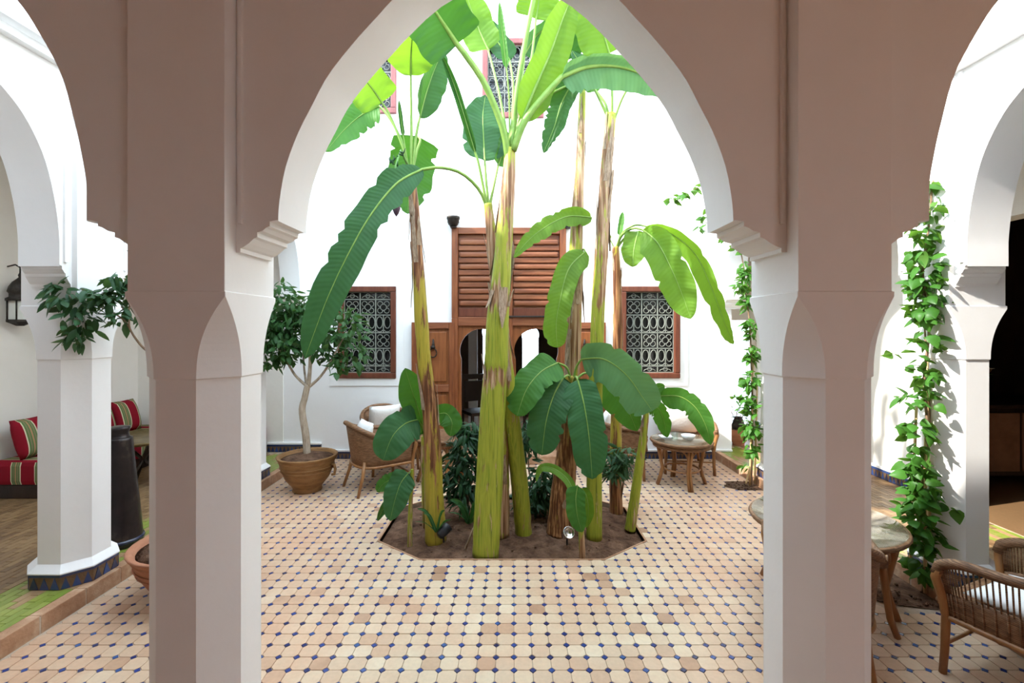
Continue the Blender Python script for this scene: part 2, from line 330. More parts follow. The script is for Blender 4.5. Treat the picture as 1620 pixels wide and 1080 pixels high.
M['stem_rust'] = stemmat('banana_pseudostem_rust', (.26,.24,.022), (.40,.31,.035), (.14,.05,.018), (.40,.20,.085))

# ------------------------------------------------------------------ building shell
GZ = .10            # raised gallery floor
BACK = 6.58         # face of the far wall
KX = 2.80           # kerb of the side galleries
def struct(o, label=None): return tag(o, label, None, None, 'structure')

def pillar(name, T, u, v0, w, ztop, label, base=True, z0=GZ, facing=None):
    """square above, octagonal shaft below, curved chamfer stops, stepped plinth; T maps (u,v,z)"""
    c0 = T(u, v0+w/2, z0)
    root = empty(name, c0); struct(root, label)
    cf = w*.2929; mb = MB()
    rows = []
    if base: rows += [(z0+.10, cf, .038), (z0+.108, cf, .038), (z0+.152, cf, .0)]
    else: rows += [(z0, cf, 0)]
    rows += [(1.594, cf, 0), (1.600, cf, .006)]
    for i in range(1, 13):
        s = 1-i/12; rows.append((1.60+.33*i/12, max(cf*(1-(1-s)**2.3), .0015), .006))
    rows += [(1.948, .0015, .006), (1.952, .0015, 0), (ztop, .0015, 0)]
    vs = []
    for z, c, e in rows:
        h = w/2+e; k = h-c*(1+e*2)
        for a, b in ((-k,-h),(k,-h),(h,-k),(h,k),(k,h),(-k,h),(-h,k),(-h,-k)):
            vs.append(T(u+a, v0+w/2+b, z))
    n = len(rows)
    mb.add(vs, [(i*8+k, i*8+(k+1)%8, (i+1)*8+(k+1)%8, (i+1)*8+k) for i in range(n-1) for k in range(8)]+[tuple(range(7,-1,-1)), tuple((n-1)*8+k for k in range(8))])
    mb.build('shaft', M['plaster'], root)
    if base:
        h = w/2+.032; k = h-cf*1.07; ring = [(-k,-h),(k,-h),(h,-k),(h,k),(k,h),(-k,h),(-h,k),(-h,-k)]
        mb = MB(); vs = [T(u+a, v0+w/2+b, z) for z in (z0, z0+.098) for a, b in ring]
        mb.add(vs, [(k, (k+1)%8, 8+(k+1)%8, 8+k) for k in range(8)]+[tuple(range(7,-1,-1)), tuple(range(8,16))])
        bt = mb.build('zellige_base', M['zellige_ochre'], root)
        # top line and triangular blue tiles, each a piece of its own
        mb = MB(); vs = [T(u+a*(1+.004/h), v0+w/2+b*(1+.004/h), z) for z in (z0+.082, z0+.098) for a, b in ring]
        mb.add(vs, [(k, (k+1)%8, 8+(k+1)%8, 8+k) for k in range(8)]); mb.build('border_tile', M['zellige_dark'], bt)
        for j in range(8):
            a0, b0 = ring[j]; a1, b1 = ring[(j+1) % 8]
            p0 = T(u+a0, v0+w/2+b0, 0); p1 = T(u+a1, v0+w/2+b1, 0); nrm = ((p0+p1)/2-T(u, v0+w/2, 0)); nrm.z = 0; nrm.normalize()
            if nrm.y > .8 or nrm.dot(Vector((p0.x, p0.y, 0))) > .9*Vector((p0.x, p0.y, 0)).length: continue
            L = (p1-p0).length; nt_ = 3 if L > .1 else 2
            for q in range(nt_):
                s0 = p0.lerp(p1, (q+.08)/nt_); s1 = p0.lerp(p1, (q+.92)/nt_); sm = (s0+s1)/2
                mb = MB(); vs = []
                for off in (0, .004):
                    vs += [s0+nrm*off+V3(0,0,z0+.004), s1+nrm*off+V3(0,0,z0+.004), sm+nrm*off+V3(0,0,z0+.078)]
                mb.add(vs, [(0,1,2),(3,4,5),(0,1,4,3),(1,2,5,4),(2,0,3,5)]); mb.build('triangle_tile', M['zellige_dark'], bt)
    return root

IMP = [(0,-.135),(.10,-.135),(.10,-.118),(.18,-.112),(.30,-.098),(.42,-.078),(.50,-.072),(.50,-.052),(.62,-.046),(.72,-.032),(.80,-.026),(.80,-.006),(1,0),(1,.0)]
def arch_curve(e0, e1, table, zs, n=30):
    """points (u,z) from spring e0 over the apex to spring e1; table = (inset, z)"""
    h = (e1-e0)/2
    tb = [t for t in table if t[0] < h*.93]
    last = table[-1]; prev = tb[-1]
    nxt = next((t for t in table if t[0] >= h), None)
    if nxt: zt = prev[1]+(nxt[1]-prev[1])*(h-prev[0])/(nxt[0]-prev[0])
    else: zt = prev[1]+.55*(h-prev[0])
    half = crom([(t[0], t[1]) for t in tb]+[(h, zt)], n)
    run = 0.0; h2 = []
    for q, z in half: run = max(run, q); h2.append((run, z))
    half = h2
    return [(e0+i, z) for i, z in half]+[(e1-i, z) for i, z in reversed(half[:-1])]
def arcade(name, T, v0, v1, ztop, bays, solids, label, corn=None):
    """bays: (e0,e1,table,zs); solids: (u0,u1) stretches of wall above the pillars"""
    mb = MB()
    for e0, e1, table, zs in bays:
        cv = arch_curve(e0, e1, table, zs); m = len(cv); vs = []
        for u, z in cv: vs += [T(u, v0, z), T(u, v1, z), T(u, v0, ztop), T(u, v1, ztop)]
        fs = []
        for i in range(m-1):
            a = 4*i; b = a+4
            if abs(cv[i+1][0]-cv[i][0]) > 1e-5: fs += [(a, b, b+2, a+2), (a+1, a+3, b+3, b+1), (a+2, b+2, b+3, a+3)]
        mb.add(vs, fs)
        mb.add(vs, [(4*i, 4*i+1, 4*i+5, 4*i+4) for i in range(m-1)], True)
    for u0, u1, zs in solids:
        vs = [T(u, v, z) for z in (zs, ztop) for u, v in ((u0,v0),(u1,v0),(u1,v1),(u0,v1))]
        mb.add(vs, [(3,2,1,0),(4,5,6,7),(0,1,5,4),(2,3,7,6)])
    o = mb.build(name, M['plaster'], fixn=False); struct(o, label)
    bm = bmesh.new(); bm.from_mesh(o.data); bmesh.ops.remove_doubles(bm, verts=bm.verts[:], dist=1e-5)
    bmesh.ops.recalc_face_normals(bm, faces=bm.faces[:]); bm.to_mesh(o.data); bm.free()
    for p_ in o.data.polygons: p_.use_smooth = True
    o.data.set_sharp_from_angle(angle=math.radians(22))
    return o
def impost(T, root, uface, sgn, prot, v0, v1, zs):
    mb = MB(); pr = [(uface-sgn*.02, -.135)]+[(uface+sgn*prot*a, b) for a, b in IMP]+[(uface-sgn*.02, 0)]
    n = len(pr)
    mb.add([T(u, v, zs+z) for v in (v0, v1) for u, z in pr], [tuple(range(n)), tuple(range(2*n-1, n-1, -1))]+[(i, n+i, n+(i+1)%n, (i+1)%n) for i in range(n)])
    return mb.build('impost', M['plaster'], root)

TC = [(0,2.25),(.005,2.33),(.03,2.47),(.08,2.61),(.14,2.73),(.21,2.86),(.32,3.0),(.42,3.11),(.475,3.17),(.65,3.33),(.95,3.55)]
TS = [(0,2.25),(.0,2.40),(.025,2.55),(.05,2.66),(.105,2.86),(.2,3.04),(.29,3.173),(.45,3.34),(.62,3.45)]
TG = [(0,2.20),(0,2.36),(.03,2.607),(.1,2.863),(.215,3.06),(.34,3.175),(.5,3.28),(.785,3.42)]
# --- front arcade
FT = 3.72; ZS = 2.255
Tf = lambda u, v, z: V3(u, v, z)
PL = (-1.352, .39); PR = (1.330, .375)
pl = pillar('pillar', Tf, PL[0], 1.90, PL[1], FT, 'tall shaded plaster pillar between the sofa gallery view and the central arch', False, 0)
pr = pillar('pillar', Tf, PR[0], 1.90, PR[1], FT, 'tall shaded plaster pillar between the central arch and the wicker armchair', False, 0)
po1 = pillar('pillar', Tf, -3.25, 1.90, .39, FT, 'corner pillar at the sofa gallery end of the shaded arcade', False, 0)
po2 = pillar('pillar', Tf, 3.25, 1.90, .39, FT, 'corner pillar at the wicker armchair end of the shaded arcade', False, 0)
fv0, fv1 = 1.98, 2.245
for root, uf, sg, ed in ((pl, PL[0]+PL[1]/2, 1, -.982), (pr, PR[0]-PR[1]/2, -1, .919), (pl, PL[0]-PL[1]/2, -1, -1.782), (pr, PR[0]+PR[1]/2, 1, 1.737), (po1, -3.055, 1, -2.92), (po2, 3.055, -1, 2.92)):
    impost(Tf, root, uf, sg, abs(ed-uf), fv0, fv1, ZS)
wf = arcade('wall_front', Tf, fv0, fv1, FT, [(-.982,.919,TC,ZS), (-2.92,-1.782,TS,ZS), (1.737,2.92,TS,ZS)],
       [(-1.782,-.982,ZS), (.919,1.737,ZS), (-3.44,-2.92,ZS), (2.92,3.44,ZS)], 'shaded plaster wall with pointed arches on the near side of the courtyard')
# fillets beside the pilasters
for x0 in (PL[0]+PL[1]/2+.012, PR[0]-PR[1]/2-.030, PL[0]-PL[1]/2-.030, PR[0]+PR[1]/2+.012):
    mb = MB(); mb.bbox(x0, fv0-.014, ZS-.02, x0+.018, fv0+.01, FT-.1, .005); mb.build('fillet', M['plaster'], wf)

# --- side arcades
PW = .37; PY1, PY2, PYN = 3.30, 5.42, 1.18
def side(s):
    T = lambda u, v, z: V3(s*(2.865+v), u, z)
    nm = 'left' if s < 0 else 'right'
    where = 'striped sofa gallery' if s < 0 else 'dark salon gallery'
    top = 5.15 if s < 0 else 6.6
    ps = []
    near = pillar('pillar', T, PY1, 0, PW, 4.2, 'white octagonal pillar with triangle tile base beside the striped sofa' if s < 0 else 'sunlit white octagonal pillar behind the leafy climbing vine')
    far = pillar('pillar', T, PY2, 0, PW, 4.2, 'white pillar by the big clay pot at the '+where if s < 0 else 'white pillar beside the slender climbing vine at the '+where)
    out = pillar('pillar', T, PYN, 0, PW, 4.2, 'white pillar at the near end of the '+where)
    resp = empty('pilaster', (s*3.0, BACK-.02, GZ)); struct(resp, 'half pillar against the far wall at the '+where)
    sp0, sp1 = .035, .30
    zs = 2.21; pr_ = .085
    for root, c in ((near, PY1), (far, PY2), (out, PYN)):
        impost(T, root, c+PW/2, 1, pr_, sp0, sp1, zs); impost(T, root, c-PW/2, -1, pr_, sp0, sp1, zs)
    impost(T, resp, BACK-.015, -1, .12, sp0, sp1, zs)
    e = PW/2+pr_
    bays = [(PYN+e, PY1-e, TG, zs), (PY1+e, PY2-e, TG, zs), (PY2+e, BACK-.135, TG, zs)]
    sol = [(PYN-e, PYN+e, zs), (PY1-e, PY1+e, zs), (PY2-e, PY2+e, zs), (BACK-.135, BACK+.15, zs)]
    w = arcade('wall_'+nm, T, sp0, sp1, top, bays, sol, 'white plaster arcade wall in front of the '+where)
    # strips beside the pilasters and a cornice line
    for c in (PYN, PY1, PY2):
        for q in (-1, 1):
            u = c+q*(PW/2+.05); mb = MB()
            a = T(u-.012, sp0-.014, zs+.02); b = T(u+.012, sp0+.01, 3.46)
            mb.box(min(a.x,b.x), min(a.y,b.y), a.z, max(a.x,b.x), max(a.y,b.y), b.z); mb.build('fillet', M['plaster'], w)
    for z, h, o in ((3.47,.025,.02), (3.55,.04,.04)):
        a = T(2.25, -o, z); b = T(BACK, sp0+.01, z+h); mb = MB()
        mb.box(min(a.x,b.x), a.y, a.z, max(a.x,b.x), b.y, b.z); mb.build('cornice', M['plaster'], w)
    return w
wl = side(-1); wr = side(1)

# --- far wall with openings (boxes for each solid cell)
def holed_wall(name, xs, zs, holes, y0, y1, mat, label):
    mb = MB()
    for i in range(len(xs)-1):
        for k in range(len(zs)-1):
            cx = (xs[i]+xs[i+1])/2; cz = (zs[k]+zs[k+1])/2
            if any(h[0] < cx < h[1] and h[2] < cz < h[3] for h in holes): continue
            mb.box(xs[i], y0, zs[k], xs[i+1], y1, zs[k+1])
    o = mb.build(name, mat); return struct(o, label)
WL = (-2.43, -1.623, 1.116, 2.388); WR = (1.49, 2.31, 1.116, 2.388)
UC = (-.43, .42, 4.72, 5.82); UL = (-2.47, -1.62, 4.78, 5.70)
DR = (-.85, .73, 0.0, 3.20)
holes = [WL, WR, UC, UL, DR]
xs = sorted({-5.4, 3.03, *[h[0] for h in holes], *[h[1] for h in holes]}); zs = sorted({-.1, 7.6, *[h[2] for h in holes], *[h[3] for h in holes]})
wb = holed_wall('wall_back', xs, zs, holes, BACK, BACK+.3, M['plaster'], 'white plaster wall with grilled windows and cedar door at the far end')
# --- outer walls of the galleries, end walls, ceilings, roofs
def boxobj(name, b, mat, label=None):
    mb = MB(); mb.box(*b); return struct(mb.build(name, mat), label)
boxobj('wall_left_outer', (-5.4,-2.2,-.1,-5.2,BACK,5.15), M['cream'], 'cream plaster wall behind the striped sofa')
mb = MB(); mb.box(-5.2, BACK-.012, GZ, -3.19, BACK, 3.4); struct(mb.build('wall_left_end', M['cream']), 'cream end wall of the sofa gallery')
RX = 4.2
boxobj('wall_right_outer', (RX,4.5,-.1,RX+.2,8.4,3.6), M['cream'], 'cream plaster wall behind the climbing vine')
boxobj('wall_right_lintel', (RX,.5,2.75,RX+.2,4.5,3.6), M['cream'], 'cream lintel over the wide opening to the dark salon')
boxobj('wall_right_near', (RX,-2.2,-.1,RX+.2,.5,3.6), M['cream'])
holed_wall('wall_right_end', [3.03,3.78,4.12,4.4], [-.1,.1,1.95,3.6], [(3.78,4.12,.1,1.95)], 8.2, 8.4, M['cream'], 'cream end wall past the slender vine')
boxobj('wall_right_return', (2.83,BACK+.3,-.1,3.03,8.4,3.6), M['cream'])
boxobj('wall_right_upper', (2.9,BACK,3.6,5.4,8.4,6.6), M['plaster'])
holed_wall('wall_camera_side', [-5.4,2.5,4.1,5.4], [-.1,.1,2.2,FT], [(2.5,4.1,.1,2.2)], -2.4, -2.2, M['tadelakt'], 'rose plaster wall with an added fill light doorway on the near side of the shaded gallery')  # doorway behind the camera is added to let warm fill reach the pillars
boxobj('floor_bounce', (-5.4,-9,-.1,7,-2.4,.04), M['kerb'])  # unseen ground added to bounce warm light in through the doorway
boxobj('wall_bounce', (-5.4,-9.2,-.1,7,-9,4.5), M['tadelakt'])  # unseen wall added to hide low sky and return warm light
boxobj('ceiling_left', (-5.4,3.45,3.5,-3.17,BACK,3.62), M['plaster']); boxobj('ceiling_left', (-5.4,1.2,3.5,-3.17,2.35,3.62), M['plaster'])  # gap between the two slabs is an added light well brightening the sofa gallery
boxobj('ceiling_right', (3.17,1.2,3.5,RX,8.4,3.62), M['cedar'])
boxobj('ceiling_front', (-5.4,-2.4,FT-.12,5.4,2.1,FT), M['tadelakt'])
# dark salon beyond the opening in the outer wall, and its floor
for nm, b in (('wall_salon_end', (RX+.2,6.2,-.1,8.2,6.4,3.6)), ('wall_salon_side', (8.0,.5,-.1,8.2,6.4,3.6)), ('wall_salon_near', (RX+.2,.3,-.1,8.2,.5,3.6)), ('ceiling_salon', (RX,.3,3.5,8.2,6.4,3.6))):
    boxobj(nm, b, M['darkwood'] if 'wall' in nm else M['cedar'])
boxobj('floor_salon', (RX,.3,.0,8.2,6.4,GZ), M['bejmat'])
boxobj('floor_passage', (2.8,BACK+.3,.0,RX,8.4,GZ), M['bejmat'])
boxobj('floor_front', (-5.4,-2.4,-.1,5.4,2.22,GZ*.5), M['kerb'])
# --- room behind the cedar door
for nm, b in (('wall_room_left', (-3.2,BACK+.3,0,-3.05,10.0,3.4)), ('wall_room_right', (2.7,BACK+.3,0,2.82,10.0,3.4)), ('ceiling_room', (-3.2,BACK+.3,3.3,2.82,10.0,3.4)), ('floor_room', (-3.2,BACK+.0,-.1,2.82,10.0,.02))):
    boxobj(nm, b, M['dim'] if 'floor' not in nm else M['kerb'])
def arch_holes_wall(name, y0, y1, x0, x1, z0, z1, arches, mat, label):
    """wall with horseshoe openings: arches = (xc, half, zsill, zspring)"""
    mb = MB(); cur = x0
    for xc, h, zb, zsp in arches:
        R = h*1.08; a0 = math.asin(min(1, h/R)); zc = zsp+R*math.cos(a0)
        pts = [(xc-h, zb), (xc-h, zsp)]
        n = 18
        for i in range(n+1):
            an = math.pi+ (math.pi/2-a0) - (i/n)*(math.pi+2*(math.pi/2-a0))
            pts.append((xc+R*math.cos(an), zc+R*math.sin(an)))
        pts += [(xc+h, zsp), (xc+h, zb)]
        xl, xr = xc-R-.01, xc+R+.01
        mb.box(cur, y0, z0, xl, y1, z1)
        if zb > z0+.001: mb.box(xl, y0, z0, xr, y1, zb)
        m = len(pts); top = pts.index(max(pts, key=lambda p: p[1]))
        # left cheek and right cheek as fans of quads to the sides/top
        for rng, xe in ((range(0, top), xl), (range(top, m-1), xr)):
            for i in rng:
                (xa, za), (xb, zb2) = pts[i], pts[i+1]
                vs = []
                for y in (y0, y1): vs += [(xa,y,za),(xb,y,zb2),(xe,y,zb2),(xe,y,za)]
                mb.add(vs, [(0,1,2,3),(7,6,5,4),(0,1,5,4)])
        zt = pts[top][1]; mb.box(xl, y0, zt, xr, y1, z1); cur = xr
    mb.box(cur, y0, z0, x1, y1, z1)
    o = mb.build(name, mat); return o
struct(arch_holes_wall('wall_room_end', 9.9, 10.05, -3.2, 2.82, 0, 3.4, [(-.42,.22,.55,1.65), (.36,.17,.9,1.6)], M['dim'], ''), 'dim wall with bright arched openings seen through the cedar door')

# --- baseboards with small triangles on the far wall and outer wall
def baseboard(name, a, b, z0, h, nrm, label, proud=.02):
    a = Vector(a); b = Vector(b); nv = Vector(nrm); L = (b-a).length; d = (b-a)/L
    root = empty(name, (a.x, a.y, z0)); struct(root, label)
    mb = MB()
    def slab(z, zz, o):
        vs = [p+nv*q+V3(0,0,zh) for zh in (z, zz) for p, q in ((a,-.01),(b,-.01),(b,o),(a,o))]
        mb.add(vs, [(3,2,1,0),(4,5,6,7),(0,1,5,4),(1,2,6,5),(2,3,7,6),(3,0,4,7)])
    slab(z0, z0+h, proud); mb.build('zellige_band', M['zellige_ochre'], root)
    mb = MB(); slab(z0+h*.74, z0+h, proud+.004); mb.build('border_band', M['zellige_dark'], root)
    mb = MB(); slab(z0+h, z0+h+.025, proud+.01); mb.build('plaster_lip', M['plaster'], root)
    n = max(2, int(L/.052)); mb = MB()
    for i in range(n):
        p0 = a+d*(L*(i+.05)/n); p1 = a+d*(L*(i+.95)/n); pm = (p0+p1)/2
        for sh in (0,):
            vs = []
            for o in (proud, proud+.004): vs += [p0+nv*o+V3(0,0,z0+.004), p1+nv*o+V3(0,0,z0+.004), pm+nv*o+V3(0,0,z0+h*.72)]
            mb.add(vs, [(0,1,2),(3,4,5),(0,1,4,3),(1,2,5,4),(2,0,3,5)])
    tag(mb.build('triangle_tiles', M['zellige_dark'], root), kind='stuff')
baseboard('baseboard_back', (-2.66,BACK,0), (-.95,BACK,0), 0, .105, (0,-1,0), 'dark blue tile baseboard under the window by the clay pot')
baseboard('baseboard_back', (.85,BACK,0), (3.03,BACK,0), 0, .105, (0,-1,0), 'dark blue tile baseboard under the window by the glass table')
baseboard('baseboard_back', (-3.4,BACK-.012,0), (-2.66,BACK-.012,0), GZ, .105, (0,-1,0), 'raised dark blue tile baseboard behind the big clay pot')
baseboard('baseboard_right', (RX,4.5,0), (RX,8.2,0), GZ, .11, (-1,0,0), 'dark tile baseboard of the cream wall behind the vine')

# ------------------------------------------------------------------ courtyard floor
OCT = [(-.73,3.71),(.71,3.71),(1.12,4.03),(1.12,4.78),(.71,5.12),(-.73,5.12),(-1.14,4.78),(-1.14,4.03)]
def octd(x, y):
    """signed distance outside the bed (max over edges) and the edge"""
    best = (-9, 0)
    for i in range(8):
        (ax, ay), (bx, by) = OCT[i], OCT[(i+1) % 8]; L = math.hypot(bx-ax, by-ay)
        best = max(best, (((by-ay)*(x-ax)-(bx-ax)*(y-ay))/L, i))
    return best
bm = bmesh.new()
outer = [bm.verts.new(p) for p in ((-2.83,2.2,-.006),(2.83,2.2,-.006),(2.83,6.66,-.006),(-2.83,6.66,-.006))]
inner = [bm.verts.new((x, y, -.006)) for x, y in OCT]
eds = [bm.edges.new((l[i], l[(i+1) % len(l)])) for l in (outer, inner) for i in range(len(l))]
bmesh.ops.triangle_fill(bm, use_beauty=True, edges=eds)
for f in list(bm.faces):
    c = f.calc_center_median()
    if octd(c.x, c.y)[0] < -.001: bm.faces.remove(f)
for i in range(8):
    a, b = inner[i], inner[(i+1) % 8]; bm.faces.new((a, b, bm.verts.new((b.co.x, b.co.y, -.09)), bm.verts.new((a.co.x, a.co.y, -.09))))
me = bpy.data.meshes.new('floor'); bm.to_mesh(me); bm.free(); me.materials.append(M['grout'])
floor = bpy.data.objects.new('floor', me); COL.objects.link(floor); struct(floor, 'courtyard floor of cream octagonal tiles with small blue squares')
PT = .0994; X0 = 0.004; Y0 = 2.502
def clip_out(poly, edge, off=.016):
    (ax, ay), (bx, by) = OCT[edge], OCT[(edge+1) % 8]; L = math.hypot(bx-ax, by-ay)
    sd = lambda p: ((by-ay)*(p[0]-ax)-(bx-ax)*(p[1]-ay))/L-off
    out = []
    for i in range(len(poly)):
        p, q = poly[i], poly[(i+1) % len(poly)]; a, b = sd(p), sd(q)
        if a >= 0: out.append(p)
        if a*b < 0: t = a/(a-b); out.append((p[0]+(q[0]-p[0])*t, p[1]+(q[1]-p[1])*t))
    return out
def tile_poly(c, k): 
    h = PT/2-.0009
    return [(c[0]+a, c[1]+b) for a, b in ((-h+k,-h),(h-k,-h),(h,-h+k),(h,h-k),(h-k,h),(-h+k,h),(-h,h-k),(-h,-h+k))]
def dot_poly(c, r=.0178): return [(c[0], c[1]-r), (c[0]+r, c[1]), (c[0], c[1]+r), (c[0]-r, c[1])]
def slab_piece(mb, poly, z0, z1, bev=.0016):
    n = len(poly); cx = sum(p[0] for p in poly)/n; cy = sum(p[1] for p in poly)/n
    s = 1-bev/max(1e-3, max(math.hypot(p[0]-cx, p[1]-cy) for p in poly))
    vs = [(p[0], p[1], z0) for p in poly]+[(cx+(p[0]-cx)*s, cy+(p[1]-cy)*s, z1) for p in poly]
    mb.add(vs, [(i, (i+1) % n, n+(i+1) % n, n+i) for i in range(n)]+[tuple(range(n, 2*n))])
def seen(x, y, z=0):
    px = PX+x*F/y; py = PY+(CAMZ-z)*F/y
    return (-5 < px < 222 or 412 < px < 1204 or 1390 < px < 1625) and py < 1090
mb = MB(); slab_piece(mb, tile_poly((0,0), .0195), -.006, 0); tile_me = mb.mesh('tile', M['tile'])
mb = MB(); slab_piece(mb, dot_poly((0,0)), -.006, .0004); dot_me = mb.mesh('blue_tile', M['blue'])
nt_, ndt = 0, 0; mt, md = MB(), MB()
rng = random.Random(3)
pits = [(2.62,3.27,.36,.30), (2.58,5.43,.22,.15)]
def inpit(x, y): return any(((x-a)/rx)**2+((y-b)/ry)**2 < .8 for a, b, rx, ry in pits)
for j in range(-3, 42):
    for i in range(-29, 29):
        c = (X0+(i+.5)*PT, Y0+(j+.5)*PT); dt = (X0+i*PT, Y0+j*PT)
        for kind, q in (('t', c), ('d', dt)):
            if abs(q[0]) > KX-.045 or not 2.25 < q[1] < BACK-.03 or inpit(*q): continue
            d, e = octd(*q)
            if d < -.05: continue
            if kind == 'd' and d < .02: continue
            j2 = (q[0]+rng.uniform(-.0008,.0008), q[1]+rng.uniform(-.0008,.0008))
            poly = tile_poly(j2, .0195) if kind == 't' else dot_poly(j2)
            if d < .075 and kind == 't':
                poly = clip_out(poly, e)
                if len(poly) < 3: continue
                slab_piece(mt, poly, -.006, 0); continue
            zt = rng.uniform(-.0008,.0008)
            Mx = Matrix.Translation((j2[0], j2[1], zt)) @ Matrix.Rotation(rng.choice((0,1,2,3))*math.pi/2, 4, 'Z') @ Matrix.Rotation(rng.gauss(0,.004), 4, 'X') @ Matrix.Rotation(rng.gauss(0,.004), 4, 'Y')
            if kind == 't' and nt_ < 300 and seen(*q): nt_ += 1; inst('tile', tile_me, floor, Mx)
            elif kind == 'd' and ndt < 300 and seen(*q): ndt += 1; inst('blue_tile', dot_me, floor, Mx)
            else: slab_piece(mt if kind == 't' else md, poly, -.006, zt)
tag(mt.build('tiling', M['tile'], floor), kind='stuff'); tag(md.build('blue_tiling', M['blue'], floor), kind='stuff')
# bed edging
for i in range(8):
    a, b = Vector((*OCT[i], 0)), Vector((*OCT[(i+1) % 8], 0)); d = (b-a).normalized(); nr = V3(d.y, -d.x, 0)
    mb = MB(); vs = [p+nr*o+V3(0,0,z) for z in (-.05, .002) for p, o in ((a-d*.003,0),(b+d*.003,0),(b+d*.003,.014),(a-d*.003,.014))]
    mb.add(vs, [(3,2,1,0),(4,5,6,7),(0,1,5,4),(1,2,6,5),(2,3,7,6),(3,0,4,7)]); mb.build('edging', M['kerb'], floor)
# threshold strip between tiles and the far wall
# ------------------------------------------------------------------ kerbs and gallery floors of brick tiles
def gallery(s, xa, xb, ya, yb, name, label, pmax):
    fl = boxobj(name, (min(s*xa, s*xb), ya, -.1, max(s*xa, s*xb), yb, GZ-.006), M['grout'], label)
    bw, bh = .145, .052; k = 0; rest = MB(); restg = MB()
    mbb = MB(); slab_piece(mbb, [(-bh/2+.0012,-bw/2+.0012),(bh/2-.0012,-bw/2+.0012),(bh/2-.0012,bw/2-.0012),(-bh/2+.0012,bw/2-.0012)], -.006, 0)
    me_b = mbb.mesh('brick_tile', M['bejmat']); me_g = mbb.mesh('green_brick_tile', M['green'])
    rows = int((xb-xa-.07)/bh)
    cells = []
    for r in range(rows):
        x = s*(xa+.075+(r+.5)*bh); y = ya+(r % 2)*bw/2
        while y < yb-bw/2:
            y += bw
            if y > yb-bw/2: break
            cells.append((x, y))
    cells.sort(key=lambda c: c[1])
    for x, y in cells:
        g = abs(x) < 3.27 or (s > 0 and 3.75 < y < 4.05 and abs(x) > 3.8)
        px = PX+x*F/y; py = PY+(CAMZ-GZ)*F/y if y > .1 else 9999
        vis = y > .5 and py < 1085 and ((0 < px < 62 or 172 < px < 225) if s < 0 else (1392 < px < 1470 or 1556 < px < 1620))
        if vis and k < pmax:
            k += 1; inst('brick_tile', me_g if g else me_b, fl, Matrix.Translation((x, y, GZ+random.uniform(-.001,.001))))
        else:
            slab_piece(restg if g else rest, [(x-bh/2+.0012,y-bw/2+.0012),(x+bh/2-.0012,y-bw/2+.0012),(x+bh/2-.0012,y+bw/2-.0012),(x-bh/2+.0012,y+bw/2-.0012)], GZ-.006, GZ)
    tag(rest.build('brick_tiling', M['bejmat'], fl), kind='stuff'); tag(restg.build('green_tiling', M['green'], fl), kind='stuff')
    # kerb stones
    y = ya
    while y < yb-.05:
        L = min(random.uniform(.24,.30), yb-y); mb = MB(); o = random.uniform(0,.004)
        mb.bbox(min(s*(xa-o), s*(xa+.072)), y+.002, -.02, max(s*(xa-o), s*(xa+.072)), y+L-.002, GZ+.003-o*.5, .006); mb.build('kerb_stone', M['kerb'], fl); y += L
gallery(-1, KX, 5.2, 2.3, BACK-.012, 'floor_left', 'raised gallery floor of brown and green brick tiles under the sofa', 300)
gallery(1, KX, RX, 2.3, BACK+.3, 'floor_right', 'raised gallery floor of brown and green brick tiles before the salon', 300)

# ------------------------------------------------------------------ soil
def soil_bed(name, outline, z, amp, label, step=.035, zc=.02):
    xs_ = [p[0] for p in outline]; ys_ = [p[1] for p in outline]
    cx = sum(xs_)/len(xs_); cy = sum(ys_)/len(ys_); mb = MB(); R = 22; n = len(outline)*10
    ring = []
    for k in range(n):
        i = k//10; f = (k % 10)/10; a = outline[i]; b = outline[(i+1) % len(outline)]; ring.append((a[0]+(b[0]-a[0])*f, a[1]+(b[1]-a[1])*f))
    vs = []
    for r in range(R+1):
        t = r/R
        for x, y in ring:
            X = cx+(x-cx)*t; Y = cy+(y-cy)*t
            h = mnoise.noise(V3(X*9, Y*9, 0))*amp+mnoise.noise(V3(X*28, Y*28, 3))*amp*.5+zc*(1-t*t)
            vs.append((X, Y, z+h*(1 if t < .98 else .2)))
    mb.add(vs, [(r*n+k, r*n+(k+1) % n, (r+1)*n+(k+1) % n, (r+1)*n+k) for r in range(R) for k in range(n)], True)
    for _ in range(70):
        i = random.randrange(len(ring)); t = math.sqrt(random.random())*.95; X = cx+(ring[i][0]-cx)*t; Y = cy+(ring[i][1]-cy)*t
        r = random.uniform(.005,.014); mb.lathe([(r*.5,0),(r,r*.5),(r*.6,r*1.1)], (X, Y, z+zc*(1-t*t)), 5)
    o = mb.build(name, M['soil']); return tag(o, label, 'soil', kind='stuff')
soil_bed('soil', OCT, -.045, .02, 'brown soil filling the octagonal bed of banana plants', zc=.045)
def ell(cx, cy, rx, ry, n=8): return [(cx+rx*math.cos(2*math.pi*i/n+.3), cy+ry*math.sin(2*math.pi*i/n+.3)) for i in range(n)]
soil_bed('soil', [(2.28,3.30),(2.45,3.10),(2.72,3.04),(2.795,3.06),(2.795,3.62),(2.40,3.62)], .001, .008, 'dark soil pocket at the foot of the bushy vine', zc=.008)
soil_bed('soil', [(2.40,5.40),(2.52,5.30),(2.79,5.28),(2.79,5.60),(2.50,5.60)], .001, .006, 'dark soil pocket at the foot of the slender vine', zc=.008)

